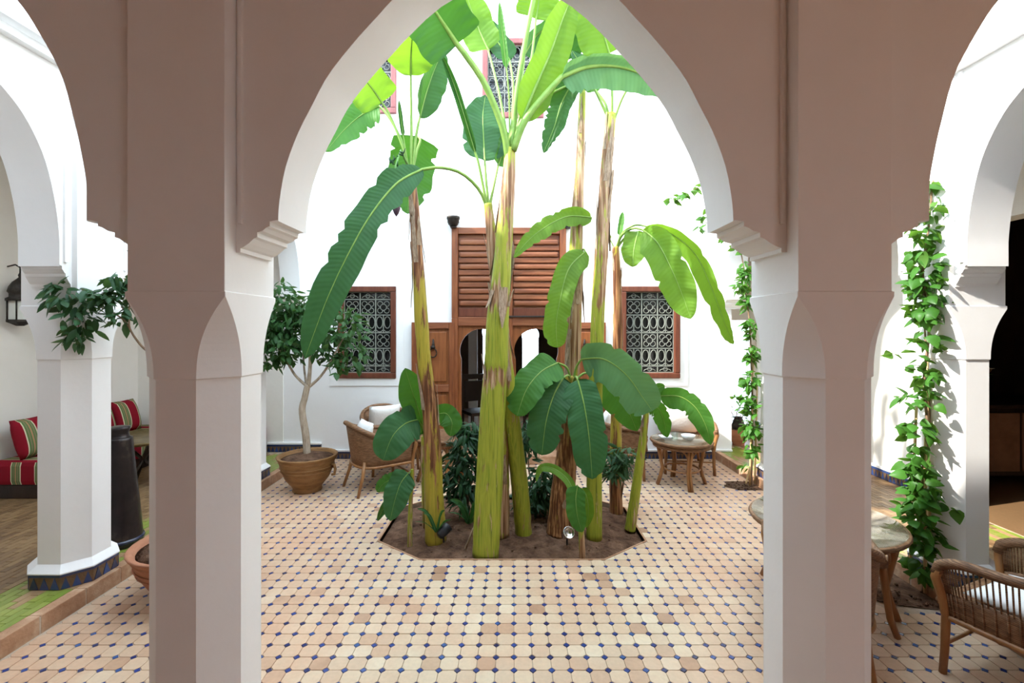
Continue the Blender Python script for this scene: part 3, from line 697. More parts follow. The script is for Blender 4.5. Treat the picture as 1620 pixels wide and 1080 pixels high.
# ------------------------------------------------------------------ windows with iron grilles
def ring_mesh(rx, rz, r, n=14, arc=(0, 2*math.pi)):
    mb = MB(); full = abs(arc[1]-arc[0]-2*math.pi) < 1e-3
    pts = [(rx*math.cos(arc[0]+(arc[1]-arc[0])*i/n), 0, rz*math.sin(arc[0]+(arc[1]-arc[0])*i/n)) for i in range(n+1)]
    mb.tube(pts, r, 4, not full, True); return mb.mesh('scroll', M['grille'])
def window(n, h, label, rosettes=True, frame='frame', fw=.075, rows=None):
    x0, x1, z0, z1 = h; root = empty('window_%d' % n, ((x0+x1)/2, BACK, z0)); struct(root, label)
    fm = MB(); y0, y1 = BACK-.035, BACK+.06
    for b in ((x0,y0,z0,x1,y1,z0+fw), (x0,y0,z1-fw,x1,y1,z1), (x0,y0,z0+fw,x0+fw,y1,z1-fw), (x1-fw,y0,z0+fw,x1,y1,z1-fw)):
        mb = MB(); mb.bbox(*b, .012); mb.build('frame_rail', M[frame], root)
    fm.box(x0+.01, BACK+.10, z0+.01, x1-.01, BACK+.115, z1-.01); fm.build('pane', M['glass'], root)
    gx0, gx1, gz0, gz1 = x0+fw+.004, x1-fw-.004, z0+fw+.004, z1-fw-.004
    gy = BACK+.03; W_, H_ = gx1-gx0, gz1-gz0; cw = W_/3
    hs = rows or [('s',.075),('o',.21),('f',.185),('o',.21),('f',.185),('s',.085)]
    tot = sum(q[1] for q in hs); zc = gz0; zl = [gz0]
    for kd, q in hs: zl.append(zl[-1]+q/tot*H_)
    def bar(xa, za, xb, zb, r=.006):
        mb = MB(); d = .006
        if abs(xa-xb) < 1e-6: mb.box(xa-r, gy-d, za, xa+r, gy+d, zb)
        else: mb.box(xa, gy-d, za-r, xb, gy+d, za+r)
        mb.build('grille_bar', M['grille'], root)
    for i in range(4): bar(gx0+i*cw, gz0, gx0+i*cw, gz1)
    for z in zl: bar(gx0, z, gx1, z)
    ro = Vector((root.location.x, root.location.y, root.location.z))
    for (kd, q), za, zb in zip(hs, zl[:-1], zl[1:]):
        ch = zb-za; mz = (za+zb)/2
        if kd == 'f':
            r0 = min(cw, ch)
            ring = ring_mesh(r0*.20, r0*.20, .0047, 12); curl = ring_mesh(r0*.17, r0*.17, .0047, 10, (-.3*math.pi, 1.3*math.pi))
        elif kd == 'o':
            ov = ring_mesh(cw*.20, ch*.33, .006, 14); sc = ring_mesh(cw*.19, ch*.11, .0047, 8, (math.pi, 2*math.pi))
        else: hc = ring_mesh(cw*.36, ch*.34, .0047, 10, (0, math.pi)); hc2 = ring_mesh(cw*.14, ch*.30, .0047, 8, (0, 2*math.pi))
        for i in range(3):
            mx = gx0+(i+.5)*cw
            def put(me_, x, z, a=0): inst('grille_scroll', me_, root, Matrix.Translation(V3(x, gy, z)-ro) @ Matrix.Rotation(a, 4, 'Y'))
            if kd == 'f':
                put(ring, mx, mz)
                for a in range(4):
                    an = math.pi/4+a*math.pi/2
                    put(curl, mx+r0*.30*math.cos(an), mz+r0*.30*math.sin(an), -an+math.pi/2)
            elif kd == 'o':
                bar(mx, za, mx, zb, .005)
                for q in (-.25, .25): put(ov, mx+q*cw, mz+ch*.08); put(sc, mx+q*cw, za+ch*.16)
            else:
                put(hc, mx, za+ch*.2); put(hc2, mx, mz)
    return root
window(1, WL, 'cedar framed window with pale iron grille beside the potted ficus')
window(2, WR, 'cedar framed window with pale iron grille above the glass topped table')
window(3, UC, 'faded upper window with iron grille above the cedar door', frame='frame_pale', rows=[('s',.09),('f',.22),('o',.24),('f',.22),('o',.24)])
window(4, UL, 'upper window frame half hidden behind banana leaves', frame='frame_pale', rows=[('f',.22),('o',.24),('f',.22)])
for i, h in enumerate((WL, WR)):
    # raised plaster band framing the window
    mb = MB(); m_ = .105; t = .012
    for b in ((h[0]-m_, h[2]-m_, h[1]+m_, h[2]-.0), (h[0]-m_, h[3], h[1]+m_, h[3]+.09), (h[0]-m_, h[2], h[0], h[3]), (h[1], h[2], h[1]+m_, h[3])):
        mb.box(b[0], BACK-t, b[1], b[2], BACK+.01, b[3])
    struct(mb.build('trim_%d' % (i+1), M['plaster']), 'raised white band around the grilled window')

# ------------------------------------------------------------------ cedar door
dx0, dx1 = DR[0], DR[1]; dy = BACK
door = empty('door_1', ((dx0+dx1)/2, BACK, 0)); struct(door, 'tall cedar double door with slatted panels over two horseshoe arches')
def dpart(name, b, mat, bev=.008):
    mb = MB(); mb.bbox(*b, bev); return mb.build(name, M[mat], door)
pw = .085; mid = (dx0+dx1)/2
zL = 1.945
for xa, xb in ((dx0, dx0+pw), (dx1-pw, dx1), (mid-.05, mid+.05)):
    dpart('post', (xa, dy-.05, zL, xb, dy+.10, 3.20), 'wood')
    dpart('post', (xa, dy-.05, .10, xb, dy+.10, zL), 'wood')
dpart('top_rail', (dx0+pw, dy-.04, 3.11, dx1-pw, dy+.08, 3.20), 'wood_h')
dpart('lock_rail', (dx0+pw, dy-.04, 1.84, dx1-pw, dy+.06, 1.965), 'wood_h')
for pa, pb in ((dx0+pw, mid-.05), (mid+.05, dx1-pw)):
    dpart('backing_board', (pa, dy+.02, 1.96, pb, dy+.06, 3.12), 'wood_h', .004)
    dpart('slat', (pa+.005, dy-.012, 1.97, pb-.005, dy+.03, 2.09), 'frame', .006)
    z = 2.118
    for r in range(6):
        dpart('raised_slat', (pa+.02, dy-.03, z, pb-.02, dy+.03, z+.068), 'wood_h', .02)
        if r < 5: dpart('slat', (pa+.005, dy-.012, z+.092, pb-.005, dy+.03, z+.158), 'wood_h', .006)
        z += .169
for pa, pb in ((dx0+pw, mid-.05), (mid+.05, dx1-pw)):
    o = arch_holes_wall('arched_panel', dy-.005, dy+.045, pa, pb, .10, 1.85, [((pa+pb)/2, (pb-pa)/2-.045, .10, 1.38)], M['wood_panel'], '')
    me_ = o.data
    for v in me_.vertices: v.co -= door.location
    o.parent = door
dpart('latch_bar', (mid-.04, dy-.075, 1.955, mid+.62, dy-.055, 1.98), 'iron')
def door_leaf(xa, xb, knob):
    lf = empty('door_leaf', (0,0,0)); lf.parent = door; lf.location = V3((xa+xb)/2, dy-.06, .14)-door.location
    def part(name, b, mat, bev=.008):
        mb = MB(); mb.bbox(*b, bev); return mb.build(name, M[mat], lf)
    y0, y1 = dy-.065, dy-.012
    for b in ((xa,y0,.14,xa+.075,y1,1.89), (xb-.075,y0,.14,xb,y1,1.89)): part('stile', b, 'wood')
    for za, zb in ((.14,.24), (.93,1.03), (1.80,1.89)): part('rail', (xa+.075,y0,za,xb-.075,y1,zb), 'wood_h')
    for za, zb in ((.24,.93), (1.03,1.80)):
        part('panel_field', (xa+.075,y0+.03,za,xb-.075,y1,zb), 'wood_panel', .003); part('raised_panel', (xa+.11,y0+.012,za+.04,xb-.11,y1-.01,zb-.04), 'wood_panel', .012)
    mb = MB(); c = V3(knob, y0-.02, 1.50)
    mb.tube([c+V3(.05*math.cos(a), 0, .06*math.sin(a)-.03) for a in [i*math.pi/8 for i in range(17)]], .009, 6); mb.lathe([(.001,-.006),(.03,0),(.034,.03),(.001,.05)], c+V3(0,.0,.03), 10)
    mb.tube([c+V3(0,.02,.03), c+V3(0,.02,.16)], [.03,.008], 6); mb.build('knocker', M['iron'], lf)
door_leaf(-1.40, -.81, -1.10); door_leaf(.725, 1.275, .98)
mb = MB(); mb.bbox(dx0-.12, BACK-.30, 0, dx1+.12, BACK+.05, .115, .012)
struct(mb.build('doorstep', M['kerb']), 'low terracotta step in front of the cedar door')
# carved iron cups on the ends of the door's top rail
for i, (x, nm) in enumerate(((-.82, 'dark iron cup finial standing above the door post nearer the ficus'), (.75, 'dark iron cup finial standing above the door post nearer the glass table'))):
    mb = MB(); mb.lathe([(.05,0),(.055,.012),(.068,.02),(.07,.035),(.08,.045),(.082,.085),(.092,.095),(.092,.125),(.08,.13),(.07,.11),(.02,.10)], (x, BACK-.10, 3.205), 14)
    o = tag(mb.build('iron_finial', M['iron'], origin=(x, BACK-.10, 3.205)), nm, 'finial', 'iron finials above the door')
    mb = MB(); mb.box(x-.04, BACK-.12, 3.185, x+.04, BACK+.02, 3.206); mb.build('bracket', M['iron'], o)
# inside the room: grey white pillar, dark wooden chair and stand
mb = MB(); mb.bbox(-.80, 8.4, .02, -.64, 8.56, 3.3, .02); struct(mb.build('pillar', M['plaster']), 'pale pillar inside the dim room behind the cedar door')
def wood_chair(x, y, rz, label):
    root = tag(empty('wooden_chair', (x, y, .02), rz), label, 'chair')
    def part(name, b):
        mb = MB(); mb.bbox(*b, .006); ob = mb.build(name, M['darkwood'], root, origin=(0,0,0)); return ob
    for a, b, h in ((-.2,-.2,.45), (.2,-.2,.45), (-.2,.2,1.05), (.2,.2,1.05)): part('leg', (a-.022, b-.022, 0, a+.022, b+.022, h))
    part('seat', (-.23,-.23,.43,.23,.23,.48)); part('back_rail', (-.2,.185,.96,.2,.215,1.04)); part('back_panel', (-.16,.19,.6,.16,.21,.93))
    part('stretcher', (-.2,-.01,.2,.2,.01,.23)); part('stretcher', (-.205,-.2,.2,-.185,.2,.23))
    return root
wood_chair(-.55, 7.6, .5, 'dark wooden chair glimpsed through the open arch of the cedar door')
wood_chair(.45, 7.9, -.4, 'dark wooden chair behind the arch nearer the glass table')

# ------------------------------------------------------------------ striped sofa, cushions, lantern, tray table, bronze stand
def pillow_mesh(mb, w, h, t, Mx, n=10, e=2.6):
    i0 = len(mb.v); vs = []
    for sgn in (1, -1):
        for i in range(n+1):
            for k in range(n+1):
                a = -1+2*i/n; b = -1+2*k/n
                q = max(0, (1-abs(a)**e)*(1-abs(b)**e))**.5
                pinch = 1-.05*(1-abs(abs(a)-abs(b)))*0
                vs.append(V3(a*w/2*(1-.04*(1-abs(b))), b*h/2*(1-.04*(1-abs(a))), sgn*q*t/2))
    N = (n+1)**2; fs = []
    for s_ in (0, 1):
        for i in range(n):
            for k in range(n):
                f = [s_*N+i*(n+1)+k, s_*N+(i+1)*(n+1)+k, s_*N+(i+1)*(n+1)+k+1, s_*N+i*(n+1)+k+1]
                fs.append(tuple(f if s_ == 0 else reversed(f)))
    mb.add([Mx @ v for v in vs], fs, True)
def pillow(name, loc, rot, w, h, t, mat, label, cat='cushion', group=None, e=2.6):
    """pillow lying in local XY, thickness Z"""
    mb = MB(); pillow_mesh(mb, w, h, t, Matrix.Identity(4), e=e)
    me_ = mb.mesh(name, mat)
    bm = bmesh.new(); bm.from_mesh(me_); bmesh.ops.remove_doubles(bm, verts=bm.verts[:], dist=1e-4); bm.to_mesh(me_); bm.free()
    o = bpy.data.objects.new(name, me_); COL.objects.link(o); o.location = loc; o.rotation_euler = rot
    return tag(o, label, cat, group)
sofa = tag(empty('banquette', (-4.85, 5.6, GZ)), 'low banquette with red striped seat pads along the cream wall', 'sofa')
mb = MB(); mb.bbox(-5.19, 4.74, GZ, -4.52, 6.56, GZ+.14, .01); mb.build('base', M['darkwood'], sofa)
mb = MB(); mb.bbox(-4.52, 5.90, GZ, -3.42, 6.56, GZ+.14, .01); mb.build('base', M['darkwood'], sofa)
for b in ((-5.19,4.70,GZ+.14,-4.47,6.56,.485), (-4.465,5.86,GZ+.14,-3.40,6.56,.48)):
    mb = MB(); mb.bbox(*b, .05); o = mb.build('seat_pad', M['stripe'], sofa)
group = 'striped back cushions on the banquette'
cus = [(-4.99, 4.91, 'red striped back cushion at the near end of the banquette'), (-4.99, 5.30, 'second red striped cushion from the near end of the banquette'),
       (-4.99, 5.69, 'third red striped cushion from the near end of the banquette'), (-4.99, 6.08, 'red striped cushion next to the banquette corner')]
for x, y, lb in cus:
    pillow('sofa_cushion', (x+.02, y, .685), (math.radians(90), math.radians(0), math.radians(90)), .375, .41, .19, M['stripe_x'], lb, group=group).rotation_euler = (math.radians(74), 0, math.radians(90))
for x, lb in ((-4.55, 'red striped cushion on the end wall beside the corner'), (-4.08, 'red striped cushion on the end wall, farther from the corner')):
    pillow('sofa_cushion', (x, 6.42, .67), (math.radians(74), 0, 0), .44, .38, .20, M['stripe_x'], lb, group=group)
# lantern on the cream wall
lx, ly, lz = -5.07, 4.875, 1.86
ln = tag(empty('wall_lantern', (lx, ly, lz)), 'dark iron lantern with milky panes hanging on the cream wall', 'lantern')
def hexring(r, z, a0=0): return [(lx+r*math.cos(a0+i*math.pi/3), ly+r*math.sin(a0+i*math.pi/3), lz+z) for i in range(6)]
mb = MB(); mb.lathe([(.03,-.03),(.075,-.005),(.105,.01),(.105,.035)], (lx,ly,lz), 6, False); mb.build('base_plate', M['iron'], ln)
for i in range(6):
    h0, h1 = hexring(.095,.035), hexring(.095,.225)
    mb = MB(); mb.tube([h0[i], h1[i]], .010, 4); mb.build('corner_bar', M['iron'], ln)
    j = (i+1) % 6; mb = MB(); q = [Vector(h0[i]), Vector(h0[j]), Vector(h1[j]), Vector(h1[i])]; c = sum(q, Vector())/4
    ax = V3(lx, ly, c.z); inn = (ax-c).normalized()*.006
    mb.add([p+inn for p in q]+[p+inn*2 for p in q], [(0,1,2,3),(7,6,5,4),(0,1,5,4),(1,2,6,5),(2,3,7,6),(3,0,4,7)]); mb.build('pane', M['milk'], ln)
mb = MB(); mb.lathe([(.112,.225),(.112,.25),(.085,.265),(.085,.30),(.10,.32),(.088,.37),(.06,.42),(.03,.45),(.012,.47),(.018,.49),(.006,.52)], (lx,ly,lz), 12); mb.build('dome', M['iron'], ln)
mb = MB(); mb.tube([(lx,ly,lz+.5),(lx,ly,lz+.57),(lx-.05,ly,lz+.60),(-5.20,ly,lz+.58)], .008, 6); mb.build('bracket', M['iron'], ln)
# brass tray table in the gallery, bronze stand by the pillar
tx, ty = -4.02, 5.15
tr = tag(empty('tray_table', (tx, ty, GZ)), 'round brass tray table in front of the striped banquette', 'table')
mb = MB(); mb.lathe([(.001,.50),(.40,.50),(.42,.515),(.43,.535),(.42,.54),(.41,.522),(.001,.512)], (tx,ty,GZ), 32); mb.build('tray', M['brass'], tr)
for i in range(3):
    a = i*2.094+.4; mb = MB(); mb.tube([(tx+.26*math.cos(a), ty+.26*math.sin(a), GZ), (tx-.2*math.cos(a), ty-.2*math.sin(a), GZ+.5)], .018, 6); mb.build('leg', M['darkwood'], tr)
bx, by = -3.12, 3.75
bs = tag(empty('pedestal', (bx, by, GZ)), 'tall tapering dark bronze pedestal standing beside the triangle tiled pillar', 'pedestal')
mb = MB(); mb.lathe([(.155,0),(.16,.03),(.155,.06),(.135,.30),(.108,.6),(.09,.82),(.088,.84)], (bx,by,GZ), 20); mb.build('body', M['bronze'], bs)
mb = MB(); mb.lathe([(.088,.835),(.07,.85),(.064,.88),(.072,.905),(.075,.925),(.05,.93)], (bx,by,GZ), 20); mb.build('neck', M['bronze'], bs)
mb = MB(); mb.lathe([(.162,.03),(.168,.045),(.162,.06)], (bx,by,GZ), 20); mb.build('foot_ring', M['zellige_dark'], bs)

# ------------------------------------------------------------------ clay pots
def pot(name, x, y, z, r, h, mat, label, handles=False):
    root = tag(empty(name, (x, y, z)), label, 'pot')
    mb = MB(); pf = [(.48,0),(.52,.02),(.50,.10),(.55,.16),(.76,.36),(.90,.60),(.97,.82),(1.0,.86),(.985,.875),(1.01,.90),(1.06,.955),(1.07,.985),(1.04,1.0),(.97,.985),(.93,.94),(.90,.88)]
    mb.lathe([(a*r, b*h) for a, b in pf], (x,y,z), 32); mb.build('bowl', mat, root)
    mb = MB(); n = 24
    mb.lathe([(r*.93,.90*h),(r*.7,.94*h),(r*.4,.99*h),(r*.12,1.03*h),(.001,1.03*h)], (x,y,z), n)
    for v in mb.v: v.z += abs(mnoise.noise(v*18))*.015
    tag(mb.build('soil', M['soil'], root), kind='stuff')
    for b in (.60,.70): 
        mb = MB(); mb.tube([(x+r*(.905 if b == .6 else .945)*math.cos(a), y+r*(.905 if b == .6 else .945)*math.sin(a), z+h*b) for a in [i*math.pi/16 for i in range(33)]], .006, 5, False); mb.build('band', mat, root)
    if handles:
        for a in (-.15,):
            c = V3(x+r*.97*math.cos(a), y+r*.97*math.sin(a), z+h*.62); o = V3(math.cos(a), math.sin(a), 0); mb = MB()
            mb.tube([c+V3(0,0,.05), c+o*.03+V3(0,0,.05), c+o*.042+V3(0,0,0), c+o*.03-V3(0,0,.06), c-V3(0,0,.06)], .015, 6); mb.build('handle', mat, root)
    return root
POT1 = (-2.30, 5.30); pot('clay_pot', POT1[0], POT1[1], 0, .30, .40, M['pot'], 'wide ochre clay pot with the ficus standing on the tiles', True)
POT2 = (-2.18, 3.25); pot('clay_pot', POT2[0], POT2[1], 0, .355, .36, M['pot2'], 'terracotta bowl pot half hidden behind the shaded pillar')

# ------------------------------------------------------------------ wicker chairs and tables
RIMP = [(-.31,.29,.565),(-.315,.20,.605),(-.318,.0,.62),(-.30,-.17,.655),(-.235,-.285,.71),(-.12,-.345,.75),(0,-.36,.76)]
LOWP = [(-.285,.26,.30),(-.285,.18,.30),(-.285,.0,.30),(-.265,-.16,.30),(-.20,-.245,.30),(-.10,-.285,.30),(0,-.295,.30)]
def mirror(p): return p+[(-a, b, c) for a, b, c in reversed(p[:-1])]
def wicker_chair(label, loc, rz, near=False, group='wicker armchairs in the courtyard', sx=1):
    root = tag(empty('wicker_armchair', (0,0,0)), label, 'chair', group)
    N = 105 if near else 37
    rim = [Vector(p) for p in crom(mirror(RIMP), N)]; low = [Vector(p) for p in crom(mirror(LOWP), N)]
    mb = MB(); mb.tube([rim[0]+V3(0,.015,-.05)]+rim+[rim[-1]+V3(0,.015,-.05)], .026, 8); mb.build('rim', M['wicker'], root, (0,0,0))
    def shell(t0, t1, name):
        mb = MB(); vs = []
        for o in (0, .014):
            for i in range(N):
                nr = V3(-rim[i].x, -rim[i].y-.02, 0).normalized()*o
                for k in range(5): vs.append(low[i].lerp(rim[i], t0+(t1-t0)*k/4)+nr)
        fs = []
        for o in (0, N*5):
            fs += [(o+i*5+k, o+(i+1)*5+k, o+(i+1)*5+k+1, o+i*5+k+1) for i in range(N-1) for k in range(4)]
        fs += [(i*5+k, (i+1)*5+k, N*5+(i+1)*5+k, N*5+i*5+k) for i in range(N-1) for k in (0, 4)]
        fs += [(i*5+k, i*5+k+1, N*5+i*5+k+1, N*5+i*5+k) for i in (0, N-1) for k in range(4)]
        mb.add(vs, fs, True)
        if near:
            for i in range(0, N, 2):
                mb.tube([low[i].lerp(rim[i], t0)*1.004, low[i].lerp(rim[i], t1)*1.004], .0047, 5)
        mb.build(name, M['wicker'], root, (0,0,0))
    shell(0, .46 if near else .97, 'woven_shell')
    if near:
        for i in range(1, N-1):
            mb = MB(); mb.tube([low[i].lerp(rim[i], .44), low[i].lerp(rim[i], .98)], .0042, 5); mb.build('cane_slat', M['wicker'], root, (0,0,0))
    mb = MB(); mb.tube([p*1.0 for p in low], .016, 6); mb.build('lower_rail', M['cane'], root, (0,0,0))
    pts = [(-.275,.30),(.275,.30),(.285,.24),(.27,-.15),(.19,-.24),(0,-.285),(-.19,-.24),(-.27,-.15),(-.285,.24)]
    mb = MB(); mb.prism(pts, 'z', .345, .385); mb.tube([(-.27,.305,.362),(.27,.305,.362)], .024, 8)
    mb.build('seat', M['wicker'], root, (0,0,0))
    for s in (-1, 1):
        mb = MB(); mb.tube([(s*.312,.29,.57),(s*.318,.305,.50),(s*.296,.285,.40),(s*.283,.275,.30),(s*.285,.28,.12),(s*.292,.285,0)], [.020,.022,.022,.021,.019,.018], 8); mb.build('leg', M['cane'], root, (0,0,0))
        mb = MB(); mb.tube([(s*.20,-.24,.36),(s*.215,-.27,.2),(s*.245,-.33,0)], [.021,.019,.017], 8); mb.build('leg', M['cane'], root, (0,0,0))
    mb = MB(); mb.tube([(-.283,.275,.16),(.283,.275,.16)], .010, 6); mb.build('stretcher', M['cane'], root, (0,0,0))
    root.location = loc; root.rotation_euler.z = rz; root.scale.x = sx
    return root
def face(dx, dy): return math.atan2(dy, dx)-math.pi/2
def on_chair(loc, rz, local):
    return Vector(loc)+Matrix.Rotation(rz, 3, 'Z') @ Vector(local)
def rattan_table(label, loc, r, h, rz, glass=True, legs=4, group='rattan tables in the courtyard'):
    root = tag(empty('rattan_table', (0,0,0)), label, 'table', group)
    mb = MB(); mb.lathe([(.001,h-.035),(r-.03,h-.035),(r-.01,h-.028),(r,h-.012),(r-.005,h),(r-.02,h+.004),(r-.03,h-.004),(.001,h-.004)], (0,0,0), 40); mb.build('top', M['wicker'], root, (0,0,0))
    if r < .42: mb = MB(); mb.lathe([(r-.06,h-.075),(r-.035,h-.075),(r-.03,h-.03),(r-.06,h-.03)], (0,0,0), 40); mb.build('apron', M['wicker'], root, (0,0,0))
    if glass:
        mb = MB(); mb.lathe([(.001,h+.005),(r-.022,h+.005),(r-.018,h+.009),(r-.022,h+.013),(.001,h+.013)], (0,0,0), 40); mb.build('glass_top', M['clear'], root, (0,0,0))
    for i in range(legs):
        a = i*2*math.pi/legs; o = V3(math.cos(a), math.sin(a), 0); t = V3(-o.y, o.x, 0)
        lg = None
        for q in (-.016, .016) if r < .42 else (0,):
            mb = MB(); mb.tube([o*(r-.075)+t*q+V3(0,0,h-.04), o*(r-.10)+t*q+V3(0,0,h*.7), o*(r-.135)+t*q*.7+V3(0,0,h*.38), o*(r-.11)+t*q+V3(0,0,.1), o*(r-.075)+t*q], .016 if r < .42 else .022, 7)
            x_ = mb.build('leg', M['cane'], root, (0,0,0)); lg = lg or x_
        for s in (-1, 1):
            b = Vector((math.cos(a+s*.55), math.sin(a+s*.55), 0))*(r-.055)
            mb = MB(); mb.tube([tuple(p) for p in crom([tuple(o*(r-.115)+V3(0,0,h*.62)), tuple((o*(r-.10)).lerp(b, .4)+V3(0,0,h*.82)), tuple(b+V3(0,0,h-.05))], 7)], .009, 6); mb.build('brace', M['cane'], root, (0,0,0))
    mb = MB(); mb.tube([(.20*math.cos(i*math.pi/8), .20*math.sin(i*math.pi/8), h*.36) for i in range(17)], .011, 6, False)
    mb.build('ring_stretcher', M['cane'], root, (0,0,0))
    root.location = loc; root.rotation_euler.z = rz
    return root
# far set near the ficus
T1 = (-.88, 5.72); rattan_table('round rattan table partly hidden behind the young banana leaves', (T1[0], T1[1], 0), .36, .52, .5, False)
ra = face(.80,.60); wicker_chair('wicker armchair seen from its woven back beside the octagonal bed', (-1.53, 5.42, 0), ra)
rb = face(.55,-.83); wicker_chair('wicker armchair with white cushion against the wall under the ficus window', (-1.62, 6.16, 0), rb)
pillow('white_cushion', on_chair((-1.62,6.16,0), rb, (0,-.19,.60)), (math.radians(72), 0, rb), .42, .40, .13, M['cotton'], 'white cushion on the armchair under the ficus window', group='white cushions on the wicker armchairs')
pillow('white_cushion', on_chair((-1.53,5.42,0), ra, (0,-.20,.585)), (math.radians(72), 0, ra), .40, .38, .12, M['cotton'], 'white cushion on the armchair turned away beside the bed', group='white cushions on the wicker armchairs')
# far set by the slender vine
rattan_table('round glass topped rattan table with an ashtray and glass on it', (1.95, 5.50, 0), .355, .52, -math.pi/2+.02, True)
rd = face(-.15,-1); D = (2.22, 6.13, 0); wicker_chair('wicker armchair with white cushion behind the glass topped table', D, rd)
pillow('white_cushion', on_chair(D, rd, (0,-.19,.595)), (math.radians(72), 0, rd), .46, .40, .14, M['cotton'], 'white cushion on the armchair behind the glass topped table', group='white cushions on the wicker armchairs')
rc = face(1,-.25); Cc = (1.34, 5.95, 0); wicker_chair('wicker armchair with white seat cushion between the young banana stems and the table', Cc, rc)
pillow('white_cushion', on_chair(Cc, rc, (0,-.19,.595)), (math.radians(72), 0, rc), .44, .40, .13, M['cotton'], 'white cushion standing on the armchair next to the banana stems', group='white cushions on the wicker armchairs')
pillow('white_cushion', on_chair(Cc, rc, (0,.05,.42)), (0, 0, rc), .46, .44, .07, M['cotton'], 'flat white seat pad on the armchair next to the banana stems', group='white cushions on the wicker armchairs')
mb = MB(); mb.lathe([(.035,0),(.055,.008),(.075,.035),(.08,.055),(.074,.056),(.05,.018),(.001,.014)], (2.00,5.42,.534), 20); tag(mb.build('ashtray', M['ceramic'], origin=(2.00,5.42,.534)), 'small white bowl on the glass topped table', 'bowl')
mb = MB(); mb.lathe([(.03,0),(.035,.005),(.04,.09),(.036,.09),(.030,.01),(.001,.01)], (1.84,5.40,.534), 16); tag(mb.build('drinking_glass', M['clear'], origin=(1.84,5.40,.534)), 'clear drinking glass on the glass topped table', 'glass')
mb = MB(); mb.bbox(1.72,5.50,.534,1.86,5.62,.548,.003); tag(mb.build('napkin', M['cotton'], origin=(1.79,5.56,.534)), 'folded white napkin on the glass topped table', 'napkin')
# near set by the bushy vine
rattan_table('large oval rattan table with glass top beside the bushy vine', (2.10, 3.20, 0), .46, .52, math.pi/4, True)
re_ = face(-.39,.92); wicker_chair('open weave wicker armchair with cane slats nearest the viewer', (2.63, 2.335, 0), re_, True)
pillow('white_cushion', on_chair((2.63,2.335,0), re_, (0,-.0,.435)), (0, 0, re_), .48, .46, .10, M['cotton'], 'white seat cushion in the open weave armchair', group='white cushions on the wicker armchairs')
pillow('white_cushion', on_chair((2.63,2.335,0), re_, (0.0,-.19,.60)), (math.radians(74), 0, re_), .40, .25, .12, M['cotton'], 'small white back cushion in the open weave armchair', group='white cushions on the wicker armchairs')
rg = face(.42,.907); wicker_chair('wicker armchair hidden behind the shaded pillar with one arm showing', (1.695, 2.63, 0), rg, False, sx=.8)
st = tag(empty('woven_stool', (0,0,0)), 'low woven stool pushed under the large rattan table', 'stool')
mb = MB(); mb.bbox(-.18,-.18,.385,.18,.18,.44,.022); mb.build('seat', M['wicker'], st, (0,0,0))
for a in (-1, 1):
    for b in (-1, 1):
        mb = MB(); mb.tube([(a*.155,b*.155,.40),(a*.165,b*.165,.25),(a*.18,b*.18,.1),(a*.205,b*.205,0)], [.022,.02,.019,.017], 7); mb.build('leg', M['cane'], st, (0,0,0))
st.location = (2.03, 2.96, 0)
# dark salon: chest with a bunch of white flowers
ch = tag(empty('wooden_chest', (6.1, 5.55, GZ)), 'dark wooden chest in the salon behind the sunlit pillar', 'chest')
mb = MB(); mb.bbox(5.0,5.2,GZ+.08,7.2,5.9,.93,.015); mb.build('body', M['darkwood'], ch)
mb = MB(); mb.bbox(4.97,5.17,.93,7.23,5.93,.97,.01); mb.build('top', M['darkwood'], ch)
for i in range(4):
    x = 5.03+i*.545; mb = MB(); mb.bbox(x,5.18,GZ+.14,x+.51,5.205,.88,.008); o = mb.build('door', M['cedar'], ch)
for x in (5.05,7.15):
    for y in (5.25,5.85): mb = MB(); mb.bbox(x-.04,y-.04,GZ,x+.04,y+.04,GZ+.09,.005); mb.build('foot', M['darkwood'], ch)
def bouquet(x, y, z, label, r=.2, n=26, vase=True, h=.25):
    root = tag(empty('flower_vase', (x, y, z)), label, 'flowers')
    mb = MB(); mb.lathe([(.05,0),(.07,.02),(.095,.12),(.07,.20),(.055,.235),(.065,.25),(.05,.25),(.045,.2)], (x,y,z), 16); mb.build('vase', M['ceramic'] if not vase else M['iron'], root)
    rr = random.Random(int(x*100))
    lm = MB(); sm = MB()
    for i in range(n):
        a = rr.uniform(0, 6.28); q = rr.uniform(.3, 1)*r; c = V3(x+q*math.cos(a), y+q*math.sin(a), z+h+.10+rr.uniform(0,.16))
        sm.tube([(x,y,z+.15), (c.x*.5+x*.5, c.y*.5+y*.5, c.z*.6+z*.4), c], .004, 4)
        mb = MB()
        for k in range(6):
            b = k*1.047; o = V3(math.cos(b), math.sin(b), .35)*.032; t = V3(-math.sin(b), math.cos(b), 0)*.015
            mb.add([c, c+o*.6+t, c+o, c+o*.6-t], [(0,1,2,3)])
        mb.build('blossom', M['petal'], root)
        for k in range(3):
            b = rr.uniform(0,6.28); o = V3(math.cos(b), math.sin(b), rr.uniform(-.4,.2))*.07; t = V3(-math.sin(b), math.cos(b), 0)*.02; e = c-V3(0,0,rr.uniform(.05,.14))
            lm.add([e, e+o*.5+t, e+o, e+o*.5-t], [(0,1,2,3)])
    sm.build('stems', M['twig'], root); tag(lm.build('foliage', M['leaf_tree'], root), kind='stuff')
bouquet(5.22, 5.40, .97, 'vase of white flowers on the dark salon chest')
pt = pot('clay_pot', 3.30, 6.95, GZ, .16, .24, M['pot2'], 'small clay pot of white flowers behind the slender vine')
bouquet(3.30, 6.95, GZ+.16, 'white flowers growing beyond the slender vine', .18, 18, True, .2)

